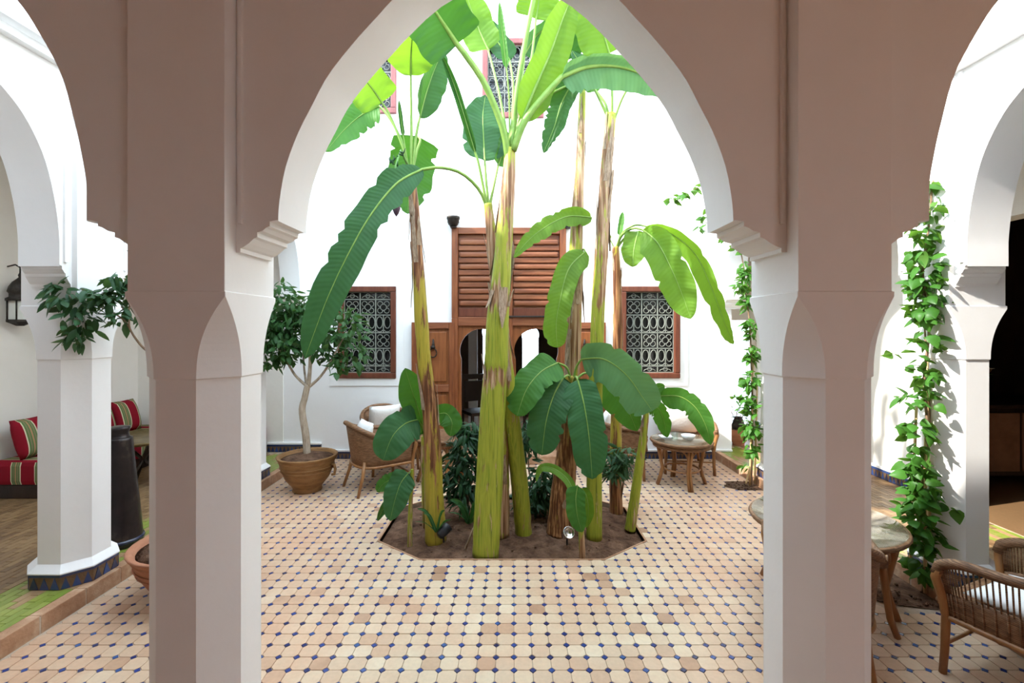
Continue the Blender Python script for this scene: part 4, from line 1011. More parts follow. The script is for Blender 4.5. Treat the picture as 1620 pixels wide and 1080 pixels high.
# ------------------------------------------------------------------ banana plants
CAMV = V3(0, 0, CAMZ)
def stem(root, pts, mat, name='pseudostem', strips=8, seed=1):
    """pts: (x, y, d, width_px, dry)"""
    rr = random.Random(seed); n = 60
    cs = crom([(*P(x, y, d), w*d/F/2, q) for x, y, d, w, q in pts], n)
    mb = MB(); K = 14; col = []; vs = []
    T = [(Vector(cs[min(i+1, n-1)][:3])-Vector(cs[max(i-1, 0)][:3])).normalized() for i in range(n)]
    ph = rr.uniform(0, 6)
    lips = sorted(rr.sample(range(4, n-3), 8))
    for i in range(n):
        c = Vector(cs[i][:3]); u = T[i].cross(V3(0,1,0)).normalized(); w = T[i].cross(u)
        g = min([i-l for l in lips if l <= i] or [i]); lip = 1+.05*math.exp(-g/3.0)
        for k in range(K):
            a = 2*math.pi*k/K
            r = cs[i][3]*lip*(1+.05*math.cos(3*a+ph+i*.05)+.035*mnoise.noise(V3(math.cos(a)*2, math.sin(a)*2, i*.22+ph)))
            vs.append(c+(u*math.cos(a)+w*math.sin(a))*r); col.append(min(1, max(0, cs[i][4]+.25*mnoise.noise(V3(math.cos(a)*1.5, math.sin(a)*1.5, i*.12+ph)))))
    mb.add(vs, [(i*K+k, i*K+(k+1) % K, (i+1)*K+(k+1) % K, (i+1)*K+k) for i in range(n-1) for k in range(K)]+[tuple(range(K-1,-1,-1)), tuple((n-1)*K+k for k in range(K))], True)
    mb.col = col; st_ = mb.build(name, M[mat], root)
    for s in range(strips):
        i = rr.choice([j for j in range(6, n-6) if cs[j][4] > .45] or list(range(6, n-6)))
        a = rr.uniform(0, 6.28); u = T[i].cross(V3(0,1,0)).normalized(); w = T[i].cross(u); L = rr.randint(4, 9); up = rr.random() < .6
        m2 = MB(); q = []
        for t in range(6):
            j = min(n-1, max(0, i+int((L*t/5)*(1 if up else -1)))); c = Vector(cs[j][:3]); r = cs[j][3]*(1.05+(.25+.2*rr.random())*(t/5)**2)
            hw = .45*(1-.75*(t/5)**1.5)+.08*rr.uniform(-1,1)
            for e in (-hw, 0, hw):
                q.append(c+(u*math.cos(a+e)+w*math.sin(a+e))*r*(1.02 if e == 0 else .99))
        m2.add(q, [(t*3+k, t*3+k+1, (t+1)*3+k+1, (t+1)*3+k) for t in range(5) for k in range(2)], True)
        ob = m2.build('dry_sheath', M['hair'], st_, origin=wloc(root), fixn=False)
    return st_
def blade(root, pet, bl, w, mat='leaf_mid', roll=0, fold=.25, jag=.0, droop=.15, rib='rib', seed=None, base=.12, rr_=.011, tip=2.2, name='leaf', ripple=1.0):
    """pet / bl: (x,y,d) points of leaf stalk and of the blade's midrib; w: blade width in px"""
    rr = random.Random(seed if seed is not None else int(bl[0][0]*7+bl[0][1]))
    n = 34; B = [Vector(p) for p in crom([tuple(P(*p)) for p in bl], n)]
    dm = sum(p[2] for p in bl)/len(bl); W_ = w*dm/F/2
    mb = MB(); vs = []; vein = []; C = 4; ro = math.radians(roll)
    cuts = {}
    if jag:
        for s in (-1, 1):
            for k in range(int(5*jag)+1): cuts[(s, rr.randint(4, n-3))] = rr.uniform(.25, .8)*min(1, jag)
    L = sum((B[i+1]-B[i]).length for i in range(n-1))
    for i in range(n):
        t = i/(n-1); Tn = (B[min(i+1, n-1)]-B[max(i-1, 0)]).normalized()
        Vd = (B[i]-CAMV).normalized(); w0 = Tn.cross(Vd)
        if w0.length < 1e-4: w0 = V3(1,0,0)
        w0.normalize(); n0 = w0.cross(Tn).normalized()
        if n0.dot(Vd) > 0: n0 = -n0
        wv = w0*math.cos(ro)+n0*math.sin(ro); nv = n0*math.cos(ro)-w0*math.sin(ro)
        prof = min(1, (t/base)**.55 if t > 0 else 0)*(1-max(0, (t-.5)/.5)**tip)
        prof = max(prof, .03 if t < .99 else .0)
        for s in (-1, 1):
            cols_ = range(-C, 0) if s < 0 else range(0, C+1)
            for k in cols_:
                f = abs(k)/C; e = prof*W_*(1+.03*math.sin(i*.55+s*1.7+rr_*40))
                cut = cuts.get((s, i), 0)
                if cut and f > 1-cut: e *= .80
                rip = ripple*.006*math.sin(i*1.35+s*.8)*f*f+.02*mnoise.noise(V3(t*5, k*.4, rr_*9+len(vs)*0))*f
                off = wv*(k/C)*e*math.cos(fold)+nv*(fold*e*f)+nv*rip*min(1, W_/.1)
                off.z -= droop*e*f*f
                vs.append(B[i]+off); vein.append(max(.001, t*L-.35*f*e))
    R = 2*C+1
    mb.add(vs, [(i*R+k, i*R+k+1, (i+1)*R+k+1, (i+1)*R+k) for i in range(n-1) for k in range(R-1)], True)
    mb.col = vein; lf = mb.build(name, M[mat], root, fixn=False)
    Pp = [tuple(P(*p)) for p in pet]
    path = ([Vector(p) for p in crom(Pp+[tuple(B[0])], 12)][:-1] if pet else [])+B
    m = len(path); npet = m-n
    r_ = [rr_*(1.25-.35*i/max(1, npet)) if i < npet else rr_*.85*(1-.9*(i-npet)/(n-1)) for i in range(m)]
    mb = MB(); mb.tube(path, r_, 6); mb.build('midrib', M[rib], lf, origin=wloc(root))
    return lf
def banana(label, base):
    return tag(empty('banana_plant', P(*base)), label, 'plant', 'banana plants in the octagonal bed')

# tall plant nearest the ficus side
a = banana('tall banana plant with rusty stem and hanging purple bud, nearest the ficus', (690,852,4.08))
stem(a, [(690,858,4.08,33,.15),(686,770,4.09,29,.2),(684,700,4.09,26,.65),(679,640,4.09,24,.95),(672,580,4.09,22,.4),(667,520,4.09,21,.2),(663,450,4.09,19,.35),(659,390,4.09,17,.9),(655,330,4.09,15,1),(649,265,4.09,11,.75)], 'stem_rust', strips=12, seed=1)
blade(a, [(648,275,4.09),(638,235,4.08),(618,185,4.06)], [(604,162,4.03),(585,135,3.93),(560,108,3.8),(538,85,3.68)], 72, 'leaf_lime', 8, .15)
blade(a, [(648,275,4.10),(636,225,4.15),(615,185,4.18)], [(600,168,4.2),(575,180,4.2),(546,204,4.15),(515,240,4.1)], 52, 'leaf_mid', 30, .2, .8)
blade(a, [(650,275,4.09),(651,210,4.08),(650,150,4.06)], [(650,119,4.04),(650,90,3.95),(652,60,3.8),(656,30,3.6)], 72, 'leaf_lime', 5, .12, base=.3)
blade(a, [(652,275,4.09),(657,225,4.1),(661,200,4.1)], [(664,186,4.12),(675,145,4.16),(688,108,4.2),(702,78,4.24)], 50, 'leaf_dark', 28, .5, base=.3)
blade(a, [(651,275,4.1),(659,240,4.2),(665,222,4.27)], [(660,215,4.3),(652,255,4.36),(648,295,4.36),(645,338,4.32)], 72, 'leaf_mid', 5, .15, .7, base=.05)
blade(a, [(647,270,4.08)], [(638,215,4.06),(634,185,4.06),(631,158,4.05)], 9, 'leaf_dark', 0, .8, rr_=.006)
blade(a, [(650,272,4.05)], [(664,270,4.0),(645,285,3.97),(628,300,3.96),(618,318,3.95)], 20, 'hair', 30, .5, 1, rib='hair', rr_=.005)
mb = MB(); mb.tube([P(648,266,4.07), P(634,238,4.0), P(626,262,3.95), P(626,312,3.94)], [.012,.011,.009,.007], 6); stalk = mb.build('bunch_stalk', M['rib_dark'], a)
for i in range(9):
    an = i*.7; c = P(628+4*math.cos(an), 240+i*3.2, 3.97); mb = MB()
    o = V3(math.cos(an), math.sin(an)*.6, 0); mb.tube([c, c+o*.035+V3(0,0,-.01), c+o*.05+V3(0,0,.03)], [.006,.008,.003], 5); mb.build('fruit', M['leaf_shrub'], stalk, origin=wloc(a))
mb = MB(); c = P(627,326,3.94); mb.lathe([(.004,.075),(.022,.055),(.034,.01),(.033,-.025),(.02,-.06),(.003,-.085)], c, 10); mb.build('flower_bud', M['bud'], a)

# thick green plant in the middle
b = banana('thickest banana plant with bright green stem in the middle of the bed', (770,872,3.84))
stem(b, [(769,878,3.83,40,.25),(772,820,3.84,42,.12),(777,720,3.86,40,.05),(781,640,3.86,38,.1),(784,595,3.86,37,.75),(786,565,3.86,36,0),(788,500,3.86,34,.15),(791,470,3.86,32,.7),(793,440,3.86,30,.2),(796,400,3.86,27,.3),(800,340,3.86,24,.75),(804,290,3.86,21,.9),(807,235,3.86,17,.15)], 'stem', strips=12, seed=2)
blade(b, [(804,255,3.86),(796,205,3.8),(768,135,3.7),(740,92,3.6)], [(723,70,3.55),(702,38,3.45),(678,2,3.33),(652,-35,3.2)], 104, 'leaf_dark', 5, .15, base=.10, rr_=.026)
blade(b, [(808,245,3.86),(817,150,3.86),(832,60,3.84),(844,0,3.8)], [(848,-15,3.8),(856,-70,3.75),(862,-130,3.7)], 90, 'leaf_lime', 0, .2, rr_=.021)
blade(b, [(806,240,3.86),(806,170,3.86),(803,125,3.86)], [(801,108,3.86),(797,70,3.85),(793,35,3.84),(790,2,3.83)], 13, 'leaf_mid', 0, .6, rr_=.007)
blade(b, [(811,240,3.86),(820,205,3.85)], [(826,190,3.84),(846,140,3.8),(870,85,3.76),(893,22,3.7),(908,-10,3.68)], 60, 'leaf_lime', 22, .2, base=.2, rr_=.019)
blade(b, [(812,238,3.84),(830,192,3.8),(858,155,3.77)], [(888,122,3.75),(930,106,3.78),(980,106,3.84),(1030,124,3.9),(1062,152,3.95)], 52, 'leaf_grey', 12, .25, .3, droop=.3, rr_=.026, ripple=2)
blade(b, [(812,235,3.9),(850,165,3.95)], [(905,132,4.0),(889,162,4.02),(877,200,4.0),(860,242,3.97)], 40, 'leaf_dark', 18, .4, .8, base=.05)
blade(b, [(806,240,3.9),(790,150,4.05)], [(772,78,4.2),(757,45,4.22),(742,5,4.2),(735,-25,4.15)], 56, 'leaf_lime', 10, .15)
blade(b, [(809,220,3.95),(812,140,4.1)], [(806,95,4.25),(787,66,4.3),(766,44,4.32),(745,38,4.3)], 38, 'leaf_blue', 25, .3)
blade(b, [(812,220,3.95),(826,120,4.1)], [(830,85,4.25),(850,55,4.3),(875,40,4.3),(900,50,4.3)], 34, 'leaf_blue', 30, .3)
blade(b, [(810,240,3.9),(838,110,4.0)], [(848,30,4.1),(852,5,4.1),(856,-30,4.05)], 70, 'leaf_lime', 0, .2)

# companion stem leaning against it, with the long arching leaf
c_ = banana('slim banana plant behind the thick stem with one long leaf arching down', (793,842,4.14))
stem(c_, [(793,846,4.14,26,.7),(793,740,4.12,24,.7),(792,620,4.08,22,.6),(790,520,4.05,20,.8),(785,450,4.0,19,.95),(778,380,3.98,17,.95),(772,322,3.97,13,.3)], 'stem', strips=8, seed=3)
blade(c_, [(771,330,3.97),(758,300,3.92),(730,274,3.84),(697,265,3.76)], [(668,268,3.7),(628,290,3.6),(588,338,3.5),(553,398,3.42),(517,474,3.36),(482,568,3.3)], 58, 'leaf_blue', 22, .2, .9, base=.18, rr_=.013, tip=5, droop=.1)
blade(c_, [(770,325,3.97),(758,262,3.93)], [(752,242,3.92),(732,175,3.88),(714,122,3.85),(696,80,3.8)], 19, 'leaf_dark', 0, .9, rr_=.011)
blade(c_, [(773,325,3.98),(769,285,4.0)], [(767,254,4.02),(765,218,4.1),(764,182,4.18),(768,150,4.26)], 66, 'leaf_blue', 8, .2, .3, base=.16)
blade(c_, [(775,325,3.98),(782,290,4.0)], [(788,262,4.05),(796,235,4.1),(800,205,4.15)], 26, 'leaf_mid', 20, .4)

d_ = banana('slender yellow green banana stem leaning into the thick one', (827,842,4.2))
stem(d_, [(829,848,4.2,26,.1),(822,770,4.16,26,.05),(813,690,4.1,25,.05),(804,610,4.04,22,.2),(797,540,4.0,19,.7),(794,480,3.97,15,.9)], 'stem', strips=4, seed=4)
blade(d_, [(794,490,3.97)], [(800,455,3.98),(806,420,3.99),(811,380,4.0)], 14, 'hair', 20, .6, 1, rib='hair', rr_=.006)

# tall brown stem
e_ = banana('tall brown banana plant behind the drooping young leaves', (897,822,4.42))
stem(e_, [(893,832,4.40,26,.9),(899,700,4.42,25,.95),(906,560,4.42,24,.75),(909,480,4.42,23,.9),(911,400,4.42,21,.5),(914,330,4.42,18,.95),(918,260,4.42,14,.75),(920,200,4.42,12,.5),(922,145,4.42,10,.05)], 'stem', strips=12, seed=5)
blade(e_, [(921,152,4.42),(917,115,4.38)], [(906,92,4.34),(897,66,4.3),(887,38,4.26),(880,8,4.2)], 50, 'leaf_dark', 10, .2, base=.14)
blade(e_, [(922,150,4.42),(925,95,4.4)], [(926,50,4.35),(930,5,4.3),(935,-50,4.2)], 46, 'leaf_lime', 10, .2)
blade(e_, [(923,150,4.42),(932,110,4.45)], [(942,80,4.5),(955,50,4.5),(972,25,4.5),(990,15,4.45)], 40, 'leaf_mid', 20, .2)
blade(e_, [(913,392,4.42),(922,355,4.4)], [(936,344,4.36),(900,342,4.3),(868,356,4.25),(838,378,4.2),(812,408,4.15)], 32, 'leaf_lime', 18, .25, .8, rr_=.009)
blade(e_, [(913,415,4.42),(922,395,4.38)], [(926,398,4.34),(900,425,4.28),(887,470,4.24),(880,512,4.22),(882,550,4.2)], 42, 'leaf_lime', 14, .2, .3, rr_=.009, tip=6)

# tall straight plant next to it
f_ = banana('tall straight banana plant with yellow green lower stem beside the spotlight', (940,848,4.13))
stem(f_, [(940,852,4.13,24,.1),(940,760,4.14,23,.05),(941,680,4.15,22,.1),(943,600,4.15,21,.05),(946,500,4.15,21,.1),(950,430,4.15,21,.6),(954,360,4.15,20,.95),(958,290,4.15,19,.95),(962,235,4.15,18,.9),(967,180,4.15,15,.05)], 'stem', strips=14, seed=6)
blade(f_, [(965,195,4.15),(958,165,4.17)], [(944,145,4.2),(928,120,4.25),(912,100,4.3)], 30, 'leaf_mid', 20, .3)
blade(f_, [(968,195,4.15),(968,130,4.13)], [(964,84,4.1),(952,46,4.05),(938,12,4.0),(922,-20,3.95)], 78, 'leaf_lime', 6, .15, base=.1)
blade(f_, [(970,195,4.15),(986,152,4.12)], [(1013,112,4.08),(1026,88,4.03),(1042,58,3.98)], 54, 'leaf_mid', 10, .2)
blade(f_, [(966,195,4.15),(950,160,4.13)], [(940,140,4.12),(925,112,4.1),(905,80,4.08)], 30, 'leaf_blue', 20, .3)

# thin plant with two bright leaves reaching to the slender vine
g_ = banana('thin banana plant with bright lime leaves bending over the window', (975,806,4.74))
stem(g_, [(975,812,4.74,20,.9),(974,760,4.74,19,.95),(974,700,4.74,18,.3),(976,600,4.74,16,.7),(977,500,4.74,14,.75),(976,440,4.74,13,.95),(974,390,4.74,10,.6)], 'stem_rust', strips=8, seed=7)
blade(g_, [(974,395,4.74),(984,372,4.66),(1002,361,4.5)], [(1018,364,4.4),(1040,384,4.3),(1062,425,4.22),(1080,468,4.18),(1093,504,4.15)], 54, 'leaf_lime', 6, .2, .1, base=.2, tip=2.8)
blade(g_, [(974,395,4.74),(985,368,4.68),(1005,356,4.6)], [(1022,358,4.52),(1062,370,4.46),(1100,402,4.4),(1126,456,4.35),(1150,520,4.32),(1160,545,4.31)], 34, 'leaf_lime', 30, .3, .9, rr_=.009)
blade(g_, [(974,395,4.74),(990,375,4.68)], [(1010,366,4.55),(1005,384,4.5),(1002,402,4.47),(1001,422,4.45)], 40, 'leaf_lime', 5, .15, base=.05)
blade(g_, [(973,395,4.74)], [(965,378,4.74),(958,366,4.74),(950,358,4.74)], 9, 'leaf_lime', 0, .5, rr_=.006)
blade(g_, [(975,395,4.74)], [(980,372,4.75),(983,350,4.76),(985,335,4.76)], 10, 'leaf_mid', 0, .5, rr_=.006)

# leaning youngster at the edge of the bed
h_ = banana('leaning young banana plant at the edge of the bed by the glass table', (998,834,4.30))
stem(h_, [(997,838,4.30,17,.3),(1004,790,4.3,15,.2),(1012,730,4.3,13,.1),(1019,680,4.3,11,.5),(1023,645,4.3,8,.05)], 'stem', strips=2, seed=8)
blade(h_, [(1023,650,4.3),(1030,634,4.3)], [(1044,626,4.28),(1075,627,4.22),(1100,644,4.17),(1117,674,4.14),(1124,704,4.13)], 36, 'leaf_mid', 14, .25, .5, rr_=.007)
blade(h_, [(1023,650,4.3)], [(1027,640,4.35),(1042,646,4.38),(1051,668,4.4),(1055,692,4.4)], 28, 'leaf_mid', 20, .3, .5, rr_=.006)
blade(h_, [(1023,648,4.3)], [(1028,632,4.28),(1038,616,4.3),(1052,610,4.33)], 22, 'leaf_mid', 20, .3, rr_=.006)
blade(h_, [(1022,648,4.3)], [(1018,636,4.28),(1010,640,4.25),(1004,655,4.22)], 14, 'leaf_lime', 10, .3, rr_=.005)

# broad young plant with drooping leaves
i_ = banana('broad young banana plant with big drooping leaves in front', (886,838,4.22))
stem(i_, [(886,842,4.22,44,.95),(890,780,4.23,38,1),(896,720,4.25,32,1),(901,660,4.26,27,.9),(905,595,4.26,20,.35)], 'stem_rust', strips=7, seed=9)
blade(i_, [(904,605,4.26),(897,582,4.2)], [(882,574,4.15),(856,588,4.06),(833,616,3.98),(818,658,3.93)], 58, 'leaf_mid', 25, .25, .3, rr_=.010, tip=4)
blade(i_, [(904,605,4.24),(899,594,4.18)], [(891,598,4.12),(876,625,4.02),(864,666,3.95),(857,720,3.92)], 60, 'leaf_blue', 4, .2, .4, rr_=.010, tip=4)
blade(i_, [(907,605,4.22),(911,596,4.14)], [(914,600,4.06),(924,640,3.96),(932,692,3.9),(937,758,3.88)], 58, 'leaf_blue', 4, .2, .2, rr_=.010, tip=4)
blade(i_, [(907,603,4.24),(912,580,4.2)], [(920,568,4.15),(955,568,4.06),(990,592,3.98),(1018,630,3.95),(1032,650,3.94)], 66, 'leaf_grey', 14, .2, .2, rr_=.010, tip=4)
blade(i_, [(908,605,4.26),(925,590,4.3)], [(946,598,4.33),(966,612,4.33),(990,642,4.32),(1008,682,4.3)], 54, 'leaf_mid', 10, .2, .3, rr_=.010)

j_ = banana('small bright sprout with folded leaf at the front edge of the bed', (921,880,3.75))
stem(j_, [(921,884,3.75,10,.8),(920,850,3.75,9,.6),(916,800,3.75,7,.2),(913,780,3.75,6,.1)], 'stem', strips=0, seed=10)
blade(j_, [(913,785,3.75)], [(908,780,3.75),(897,757,3.8),(876,741,3.84),(856,740,3.85),(848,762,3.85)], 15, 'leaf_lime', 10, .3, rr_=.005)
blade(j_, [(913,785,3.75)], [(914,768,3.72),(911,790,3.7),(914,818,3.68),(921,842,3.67)], 32, 'leaf_mid', 10, .3, rr_=.005)
blade(j_, [(914,785,3.75)], [(920,772,3.76),(928,785,3.74),(931,810,3.73),(927,835,3.72)], 20, 'leaf_lime', 10, .3, rr_=.005)

k_ = banana('small sprout with dark leaves over the tiled edge of the bed', (648,862,4.0))
stem(k_, [(648,866,4.0,8,.3),(649,810,4.0,7,.5),(651,770,4.0,6,.4),(652,742,4.0,5,.2)], 'stem', strips=0, seed=11)
blade(k_, [(652,745,4.0)], [(646,748,3.98),(634,764,3.94),(625,790,3.9),(617,824,3.88)], 42, 'leaf_blue', 6, .25, rr_=.005)
blade(k_, [(652,748,4.0)], [(645,754,4.0),(626,756,3.98),(608,764,3.96),(596,778,3.95)], 26, 'leaf_mid', 10, .3, .4, rr_=.005)
blade(k_, [(650,770,4.0)], [(640,772,4.02),(618,790,4.04),(606,806,4.05),(597,824,4.05)], 14, 'leaf_dark', 10, .3, rr_=.004)

l_ = banana('young banana plant behind the rusty stem with rounded dark leaves', (674,832,4.36))
stem(l_, [(676,836,4.36,16,.7),(674,780,4.36,14,.6),(672,730,4.36,12,.5),(671,690,4.36,9,.2)], 'stem', strips=2, seed=12)
blade(l_, [(671,695,4.36)], [(671,684,4.32),(664,655,4.26),(652,618,4.2),(641,582,4.15)], 46, 'leaf_mid', 6, .2, .1, rr_=.007, tip=3)
blade(l_, [(671,700,4.36),(668,676,4.3)], [(660,664,4.22),(641,670,4.12),(621,690,4.02),(606,728,3.97)], 58, 'leaf_blue', 5, .2, .1, rr_=.007, tip=3.5)
blade(l_, [(672,700,4.36),(682,668,4.4)], [(692,655,4.42),(706,654,4.4),(715,668,4.36),(712,690,4.34)], 36, 'leaf_mid', 5, .2, rr_=.006)

# ------------------------------------------------------------------ small leaves: shared meshes
def small_leaf(name, L, Wd, mat, heart=False):
    mb = MB(); rows = [(0,.10),(.2,.8),(.45,1),(.75,.62),(1,.03)] if not heart else [(-.08,.55),(.12,1),(.4,.9),(.75,.45),(1,.03)]
    vs = []
    for t, w in rows:
        z = -.35*L*t*t*.6
        vs += [(-w*Wd/2, t*L, z-.10*Wd*w), (0, t*L+(0 if t > 0 else .06*L), z+.10*Wd*w), (w*Wd/2, t*L, z-.10*Wd*w)]
    mb.add(vs, [(i*3+k, i*3+k+1, (i+1)*3+k+1, (i+1)*3+k) for i in range(len(rows)-1) for k in range(2)], True)
    return mb, mb.mesh(name, M[mat], fixn=False)
def rand_rot(rr, up=.5, out=None):
    """leaf points along local +Y; droop outward"""
    az = rr.uniform(0, 2*math.pi) if out is None else math.atan2(-out.x, out.y)+rr.gauss(0,.8)
    return Matrix.Rotation(az, 4, 'Z') @ Matrix.Rotation(rr.gauss(-.45,.5), 4, 'X') @ Matrix.Rotation(rr.gauss(0,.5), 4, 'Y')
def scatter(root, centers, n_obj, n_rest, leaf, rr, size=(.75,1.25), name='leaf', rest='foliage'):
    """centers: (point, radius Vector, weight)"""
    mbl, me_ = leaf; R0 = wloc(root); rest_mb = MB()
    tot = sum(c[2] for c in centers); pts = []
    for k in range(n_obj+n_rest):
        x = rr.uniform(0, tot)
        for c, r, w in centers:
            if x < w: break
            x -= w
        v = V3(rr.gauss(0,1), rr.gauss(0,1), rr.gauss(0,1)).normalized()*rr.random()**.45
        pts.append((c+V3(v.x*r.x, v.y*r.y, v.z*r.z), V3(v.x, v.y, 0)))
    pts.sort(key=lambda p: p[0].y)
    for k, (p, out) in enumerate(pts):
        s = rr.uniform(*size); Mx = Matrix.Translation(p-R0) @ rand_rot(rr, out=out if out.length > .2 else None) @ Matrix.Scale(s, 4)
        if k < n_obj: inst(name, me_, root, Mx)
        else:
            i0 = len(rest_mb.v); rest_mb.add([v.copy() for v in mbl.v], [list(f) for f in mbl.f], True); rest_mb.xf(Matrix.Translation(R0) @ Mx, i0)
    if n_rest: tag(rest_mb.build(rest, me_.materials[0], root, fixn=False), kind='stuff')
def branch(root, pts, r, mat='bark', name='branch'):
    m = len(pts); cs = [Vector(p) for p in crom([tuple(P(*p)) for p in pts], 4*m)]
    mb = MB(); mb.tube(cs, [r[0]+(r[1]-r[0])*i/(len(cs)-1) for i in range(len(cs))], 7); return mb.build(name, M[mat], root)

# ficus in the ochre pot
rr = random.Random(21)
fic = tag(empty('ficus_tree', (POT1[0], POT1[1], .39)), 'small ficus tree with pale trunk growing in the ochre clay pot', 'tree')
D1 = 5.30
branch(fic, [(486,722,D1),(484,690,D1),(478,650,D1),(482,630,D1),(487,608,D1)], (.042,.032), name='trunk')
for q, w in (([(487,612,D1),(466,592,D1),(453,565,D1),(442,520,D1)], .017), ([(485,612,D1),(481,580,D1+.1),(478,540,D1+.15),(470,490,D1+.2)], .014), ([(488,610,D1),(491,570,D1-.05),(490,520,D1-.05),(500,470,D1)], .024),
             ([(490,611,D1),(508,594,D1),(526,566,D1),(548,525,D1)], .018), ([(512,590,D1),(535,560,D1+.15),(560,545,D1+.2)], .010), ([(453,565,D1),(432,540,D1),(424,510,D1)], .009), ([(491,560,D1),(512,520,D1+.1),(525,490,D1+.1)], .009)):
    branch(fic, q, (w, w*.4))
cl = [(P(440,490,D1), V3(.24,.30,.36), 2.0), (P(428,530,D1), V3(.15,.25,.26), 1.3), (P(468,500,D1+.05), V3(.24,.30,.33), 1.8), (P(455,545,D1), V3(.22,.28,.22), 1.3), (P(505,495,D1+.1), V3(.22,.28,.25), 1.3), (P(512,540,D1), V3(.22,.24,.24), 1.0), (P(550,515,D1+.1), V3(.22,.24,.26), .8), (P(560,560,D1+.1), V3(.20,.2,.18), .55), (P(535,575,D1), V3(.12,.2,.14), .25), (P(430,575,D1), V3(.09,.15,.1), .2)]
scatter(fic, cl, 300, 1200, small_leaf('ficus_leaf', .10, .046, 'leaf_tree'), rr)
# citrus in the terracotta bowl
rr = random.Random(22)
cit = tag(empty('citrus_tree', (POT2[0], POT2[1], .345)), 'leafy citrus tree reaching past the shaded pillar toward the lantern', 'tree')
D2 = 3.2
branch(cit, [(300,862,3.25),(292,740,3.25),(280,640,3.22),(262,590,3.2)], (.03,.022), name='trunk')
for q, w in (([(262,592,D2),(240,562,D2),(222,545,D2),(206,521,D2),(203,500,D2),(192,485,D2)], .009), ([(206,521,D2),(196,506,D2),(170,490,D2-.05),(140,480,D2-.08),(112,470,D2-.1)], .006), ([(203,500,D2),(205,470,D2),(196,440,D2)], .005), ([(140,482,D2-.08),(128,505,D2-.1),(120,530,D2-.1)], .004), ([(262,590,D2),(285,540,D2+.1),(300,480,D2+.1)], .012), ([(262,590,D2),(255,520,D2+.15),(250,450,D2+.15)], .010)):
    branch(cit, q, (w, w*.5), 'twig')
cl = [(P(112,470,3.1), V3(.13,.14,.08), 1.5), (P(128,508,3.1), V3(.09,.12,.10), 1.4), (P(118,535,3.1), V3(.05,.08,.05), .4), (P(150,470,3.12), V3(.07,.12,.06), .6), (P(178,470,3.15), V3(.09,.14,.09), 1.0), (P(192,445,3.2), V3(.06,.12,.09), .9), (P(188,495,3.15), V3(.07,.1,.07), .6), (P(95,455,3.1), V3(.06,.08,.04), .4), (P(280,450,3.35), V3(.34,.28,.34), 3.6)]
scatter(cit, cl, 300, 170, small_leaf('citrus_leaf', .088, .038, 'leaf_citrus'), rr, (.6,1.25))
# climbing vines
def vine(label, base, path, stakes, clusters, n, leaf, seed, rest=0, sizes=(.7,1.2)):
    rr = random.Random(seed); root = tag(empty('climbing_vine', P(*base)), label, 'vine')
    for k, (pp, w) in enumerate(path): branch(root, pp, (w, w*.5), 'twig', 'vine_stem')
    for pp in stakes: branch(root, pp, (.011,.009), 'bamboo', 'bamboo_stake')
    scatter(root, clusters, n, rest, leaf, rr, sizes)
    return root
VD = 3.20
pathA = [(1460,940),(1464,880),(1455,800),(1468,700),(1462,600),(1470,520),(1460,430),(1468,370),(1476,285)]
def along(path, d, rx, rz, ry, w):
    return [(P(x, y, d), V3(rx, ry, rz), w) for x, y in path]
clA = []
for x, y, rx, rz, w in ((1474,290,.05,.05,.3),(1470,330,.08,.09,.7),(1462,365,.09,.1,1),(1462,410,.11,.11,1.4),(1468,450,.12,.12,1.8),(1464,490,.10,.11,1.4),(1462,540,.11,.1,1),(1458,590,.10,.11,1.1),(1452,630,.14,.1,1.1),(1455,680,.10,.1,1),(1450,730,.11,.12,1.3),(1458,770,.11,.12,1.6),(1452,810,.13,.12,1.7),(1460,850,.12,.12,1.6),(1458,900,.10,.08,1),(1490,800,.05,.05,.25),(1425,560,.04,.04,.15)):
    clA.append((P(x, y, VD), V3(rx, .09, rz), w))
vine('bushy climbing vine on a bamboo stake in front of the sunlit pillar', (1460,940,VD), [([(x, y, VD+.03) for x, y in pathA], .012), ([(x+8*math.sin(i*2.1), y, VD+.06) for i, (x, y) in enumerate(pathA)], .008)],
     [[(1464,938,VD+.01),(1464,690,VD+.02)], [(1472,925,VD+.05),(1466,560,VD+.06)], [(1440,905,VD+.08),(1450,640,VD+.06)]], clA, 300, small_leaf('vine_leaf', .078, .066, 'leaf_vine', True), 31, rest=240)
VE = 5.42
pathB = [(1188,768),(1190,700),(1190,620),(1188,560),(1186,510),(1180,465),(1176,420),(1168,390),(1150,376)]
clB = []
for x, y, rx, rz, w in ((1150,376,.08,.04,.5),(1172,392,.09,.06,.7),(1178,430,.08,.12,1),(1172,455,.12,.05,.5),(1183,480,.07,.10,.8),(1188,520,.09,.13,1.2),(1190,560,.09,.12,1.1),(1186,600,.10,.12,1.1),(1184,640,.12,.13,1.3),(1188,680,.11,.12,1.2),(1190,710,.09,.09,.6),(1178,735,.06,.05,.2),(1168,628,.07,.05,.3),(1128,352,.03,.05,.12)):
    clB.append((P(x, y, VE), V3(rx, .09, rz), w))
for x, y in ((1105,296),(1092,302),(1080,308),(1068,314),(1060,318)): clB.append((P(x, y, 5.0), V3(.05,.05,.03), .12))
for x, y in ((1122,330),(1116,345),(1108,358)): clB.append((P(x, y, 5.0), V3(.03,.04,.05), .1))
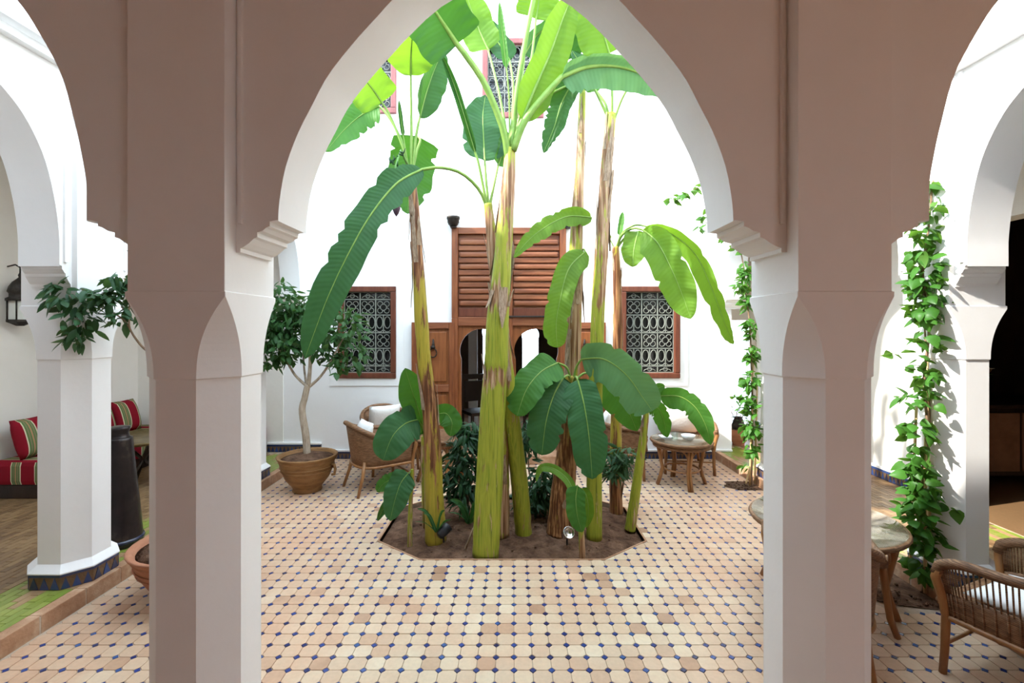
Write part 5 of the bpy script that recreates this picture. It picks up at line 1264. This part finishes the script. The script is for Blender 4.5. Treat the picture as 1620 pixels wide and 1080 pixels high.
vine('slender climbing vine arching onto the far arcade beside the glass table', (1188,768,VE), [([(x, y, VE+.03) for x, y in pathB], .012), ([(1150,376,VE),(1135,340,5.2),(1118,300,5.0),(1092,302,5.0),(1058,320,5.0)], .004), ([(1150,376,VE),(1130,345,5.1),(1112,360,5.0)], .004)],
     [[(1186,768,VE),(1192,560,VE+.05)], [(1194,765,VE+.05),(1198,600,VE+.08)], [(1180,765,VE-.03),(1186,740,VE)]], clB, 290, small_leaf('vine_leaf', .08, .06, 'leaf_vine', True), 32, rest=200)
# shrubs under the bananas
def shrub(label, base, cl, n, seed, mat='leaf_shrub', L=.11, Wd=.035):
    rr = random.Random(seed); root = tag(empty('shrub', P(*base)), label, 'shrub')
    b0 = P(*base)
    for c, r, w in cl:
        mb = MB(); mb.tube([b0, b0.lerp(c, .5)+V3(rr.uniform(-.04,.04), 0, .03), c+V3(0,0,r.z*.5)], [.012,.008,.004], 5); mb.build('stem', M['twig'], root)
    scatter(root, cl, 0, n, small_leaf('shrub_leaf', L, Wd, mat), rr)
    return root
shrub('dark leafy shrub between the rusty stem and the thick green stem', (738,815,4.5), [(P(738,705,4.6), V3(.17,.2,.2), 1.6), (P(735,770,4.5), V3(.16,.2,.2), 1.4), (P(725,740,4.5), V3(.17,.15,.2), 1), (P(745,680,4.65), V3(.16,.12,.12), .8)], 620, 41)
shrub('dark low shrub behind the leaning yellow green stem', (850,805,4.6), [(P(846,790,4.6), V3(.2,.2,.14), 1.2), (P(835,690,4.8), V3(.13,.15,.25), 1), (P(858,760,4.6), V3(.14,.15,.15), 1)], 420, 42)
shrub('spiky grey green shrub at the foot of the thin plant', (982,790,4.72), [(P(975,735,4.6), V3(.14,.1,.16), 1), (P(990,720,4.62), V3(.12,.1,.1), .6)], 220, 43, 'leaf_citrus', .11, .03)
for n_, (x, y, d, lb) in enumerate(((742,828,4.15,'low tuft of long strap leaves beside the thick green stem'), (690,842,3.98,'small tuft of blades beside the black spotlight'))):
    root = tag(empty('strap_plant', P(x, y, d)), lb, 'plant', 'strap leaved tufts in the bed')
    for k, (dx_, dy_) in enumerate(((-30,-40),(-20,-32),(14,-38),(24,-22),(-34,-18))):
        blade(root, [], [(x,y,d),(x+dx_*.5,y+dy_*.8,d-.03),(x+dx_,y+dy_*.95,d-.06)], 9 if n_ == 0 else 5, 'leaf_blue', 20*k, .4, rr_=.002, rib='rib_dark')
# garden spotlights and stones
def spot(x, y, d, mat, label, az):
    c = P(x, y, d); root = tag(empty('garden_spotlight', c), label, 'lamp', 'spotlights in the bed')
    mb = MB(); mb.tube([c+V3(0,0,-.03), c+V3(0,0,.05)], .008, 6); mb.build('spike', M['black'], root)
    mb = MB(); i0 = 0; mb.lathe([(.02,-.06),(.035,-.05),(.042,0),(.05,.05),(.046,.052),(.03,.03),(.001,.03)], (0,0,0), 16)
    mb.xf(Matrix.Translation(c+V3(0,0,.065)) @ Matrix.Rotation(az, 4, 'Z') @ Matrix.Rotation(1.0, 4, 'X')); mb.build('head', M[mat], root)
spot(702,852,3.98,'black','black garden spotlight at the foot of the rusty stem',2.4); spot(897,856,3.95,'steel','shiny steel garden spotlight between the young stems',.3)
for x, y, d, r, lb in ((746,858,3.95,.03,'pale dead leaf stalk beside the thick green stem'),):
    root = tag(empty('dry_stalk', P(742,868,3.88)), lb, 'stalk'); mb = MB(); mb.tube([P(736,868,3.88), P(748,838,3.9), P(758,812,3.95)], [.012,.009,.006], 6); mb.build('stalk', M['hair'], root)
